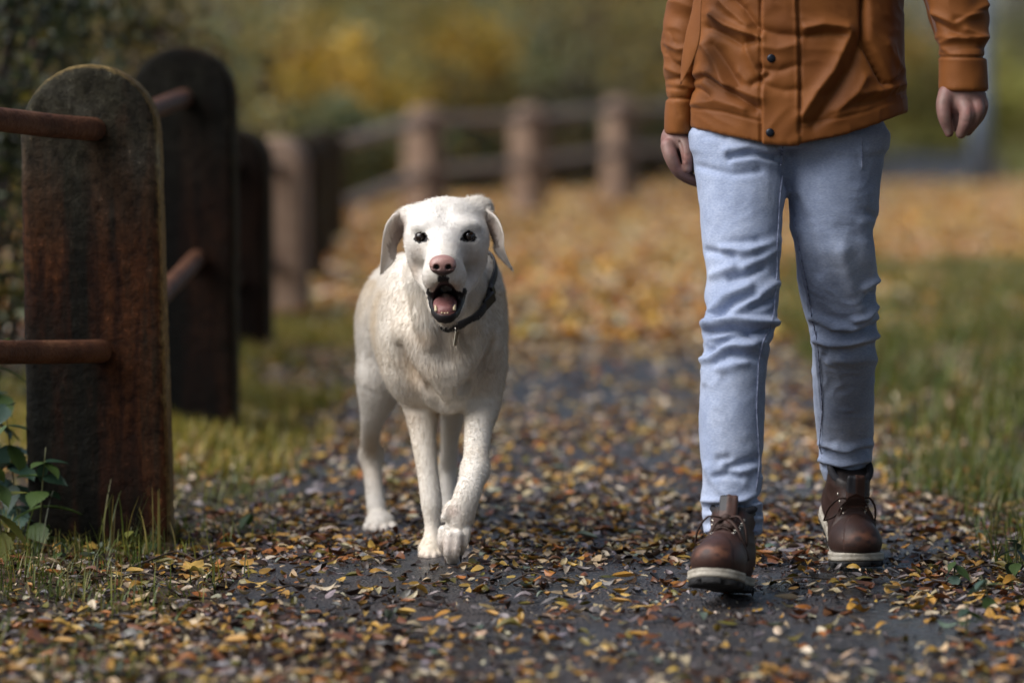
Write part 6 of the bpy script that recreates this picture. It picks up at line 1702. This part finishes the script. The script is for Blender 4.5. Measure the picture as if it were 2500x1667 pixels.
# broad-leaved weeds: stems with separate toothed leaves
m_weed = attrmat('weed_leaf', rough=0.42, var=0.25, vscale=60, trans=0.22, bump=0.3, bscale=150)
def weed_leaf(aspect=0.62, teeth=7):
    V = [(0, 0, 0)]; n = teeth * 2
    rt, lf = [], []
    for i in range(1, n + 1):
        t = i / (n + 1); hw = aspect * 0.5 * math.sin(math.pi * t ** 0.75) ** 0.9 * (1.10 if i % 2 else 0.90)
        rt.append((t, hw, 0.10 * hw - 0.22 * t * t)); lf.append((t, -hw, 0.10 * hw - 0.22 * t * t))
    mid = [(i / (n + 1), 0, -0.03 - 0.22 * (i / (n + 1)) ** 2) for i in range(1, n + 1)]
    V = [(0, 0, 0)] + mid + [(1.02, 0, -0.24)] + rt + lf
    F = []; M0, T_, R0, L0 = 1, n + 1, n + 2, 2 * n + 2
    F += [(0, R0, M0), (0, M0, L0)]
    for i in range(n - 1):
        F += [(M0 + i, R0 + i, R0 + i + 1, M0 + i + 1), (M0 + i, M0 + i + 1, L0 + i + 1, L0 + i)]
    F += [(M0 + n - 1, R0 + n - 1, T_), (M0 + n - 1, T_, L0 + n - 1)]
    return np.array(V), F
WV, WF = weed_leaf()
wmesh = {}
for key, cc in (('green', (0.055, 0.095, 0.022)), ('dark', (0.018, 0.045, 0.026)), ('yellow', (0.16, 0.17, 0.03)), ('blue', (0.055, 0.10, 0.075))):
    o = mesh_obj('leaf', WV, WF, m_weed, smooth=True, col=np.tile(np.array(cc), (len(WV), 1)), link=False); wmesh[key] = o.data; bpy.data.objects.remove(o)
m_stem = pmat('weed_stem', [(0.3, (0.04, 0.05, 0.014)), (0.7, (0.09, 0.09, 0.03))], scale=40, rough=0.6)
def weed(loc, h, n, size, keys, lab, lean=(0, 0), name='weed_plant'):
    e = empty(name, tuple(loc)); tag(e, lab, 'plant', 'weeds at the path edge')
    p = spline([(0, 0, -.01), (lean[0] * .4, lean[1] * .4, h * .5), (lean[0], lean[1], h)], 8)
    V, F = tube_mesh(p, np.linspace(.0024, .0012, 8), 6); mesh_obj('stem', V, F, m_stem, e, smooth=True)
    for i in range(n):
        t = 0.22 + 0.78 * (i // 2) / max(1, (n - 1) // 2); q = p[min(7, int(t * 7))]
        a = (i % 2) * math.pi + (i // 2) * 1.4 + rng.uniform(-.4, .4)
        o = bpy.data.objects.new('leaf', wmesh[keys[int(rng.integers(len(keys)))]]); C.objects.link(o); o.parent = e
        s_ = size * (1.05 - 0.45 * t) * rng.uniform(.8, 1.15)
        o.location = q; o.rotation_euler = (float(rng.normal(0, .2)), float(0.35 + rng.normal(0, .3)), a); o.scale = (s_, s_, s_)
    return e
def gl(px, py): q = G(px, py); q[2] = float(gh(q[:1], q[1:2])[0]); q[2] = 0.004 if q[2] < -.02 else q[2]; return q
weed(gl(45, 1330), .30, 18, .105, ['green', 'dark', 'blue'], 'tall nettle-like weed with toothed leaves in front of the nearest post, at the picture edge', (-.02, -.05))
weed(gl(95, 1345), .22, 14, .095, ['dark', 'green'], 'dark leafy weed hanging over the lower corner of the nearest post', (.02, -.03))
weed(gl(10, 1375), .22, 14, .095, ['green', 'yellow'], 'leafy green weed cut by the picture edge below the lower rail', (-.03, 0))
weed(gl(-20, 1300), .42, 22, .105, ['dark', 'green', 'blue'], 'tallest dark weed at the picture edge beneath the rail', (.03, -.03))
weed(gl(310, 1352), .060, 7, .045, ['green', 'yellow'], 'little pale green seedling at the foot of the nearest post', (.01, 0))
weed(gl(370, 1345), .045, 6, .040, ['green', 'yellow'], 'small yellow green weed touching the right foot of the nearest post', (.01, -.01))
weed(gl(150, 1385), .05, 6, .038, ['green', 'blue'], 'low weed rosette in the grass below the nearest post', (0, 0))
weed(gl(575, 1305), .050, 4, .075, ['green'], 'single broad green weed leaning over the litter between post and dog', (.03, 0))
weed(gl(2330, 1440), .06, 7, .05, ['dark', 'blue', 'green'], 'dark leafy weed at the grassy edge behind the rear boot', (0, 0))
weed(gl(2420, 1500), .07, 8, .055, ['green', 'blue'], 'leafy weed at the lower corner of the grassy verge', (-.02, 0))
weed(gl(2480, 1420), .09, 8, .06, ['dark', 'green'], 'taller dark weed at the edge of the picture beside the rear boot', (0, 0))
weed(gl(2360, 1560), .06, 7, .05, ['green', 'dark'], 'blurred low weed in the near corner of the verge', (0, 0))
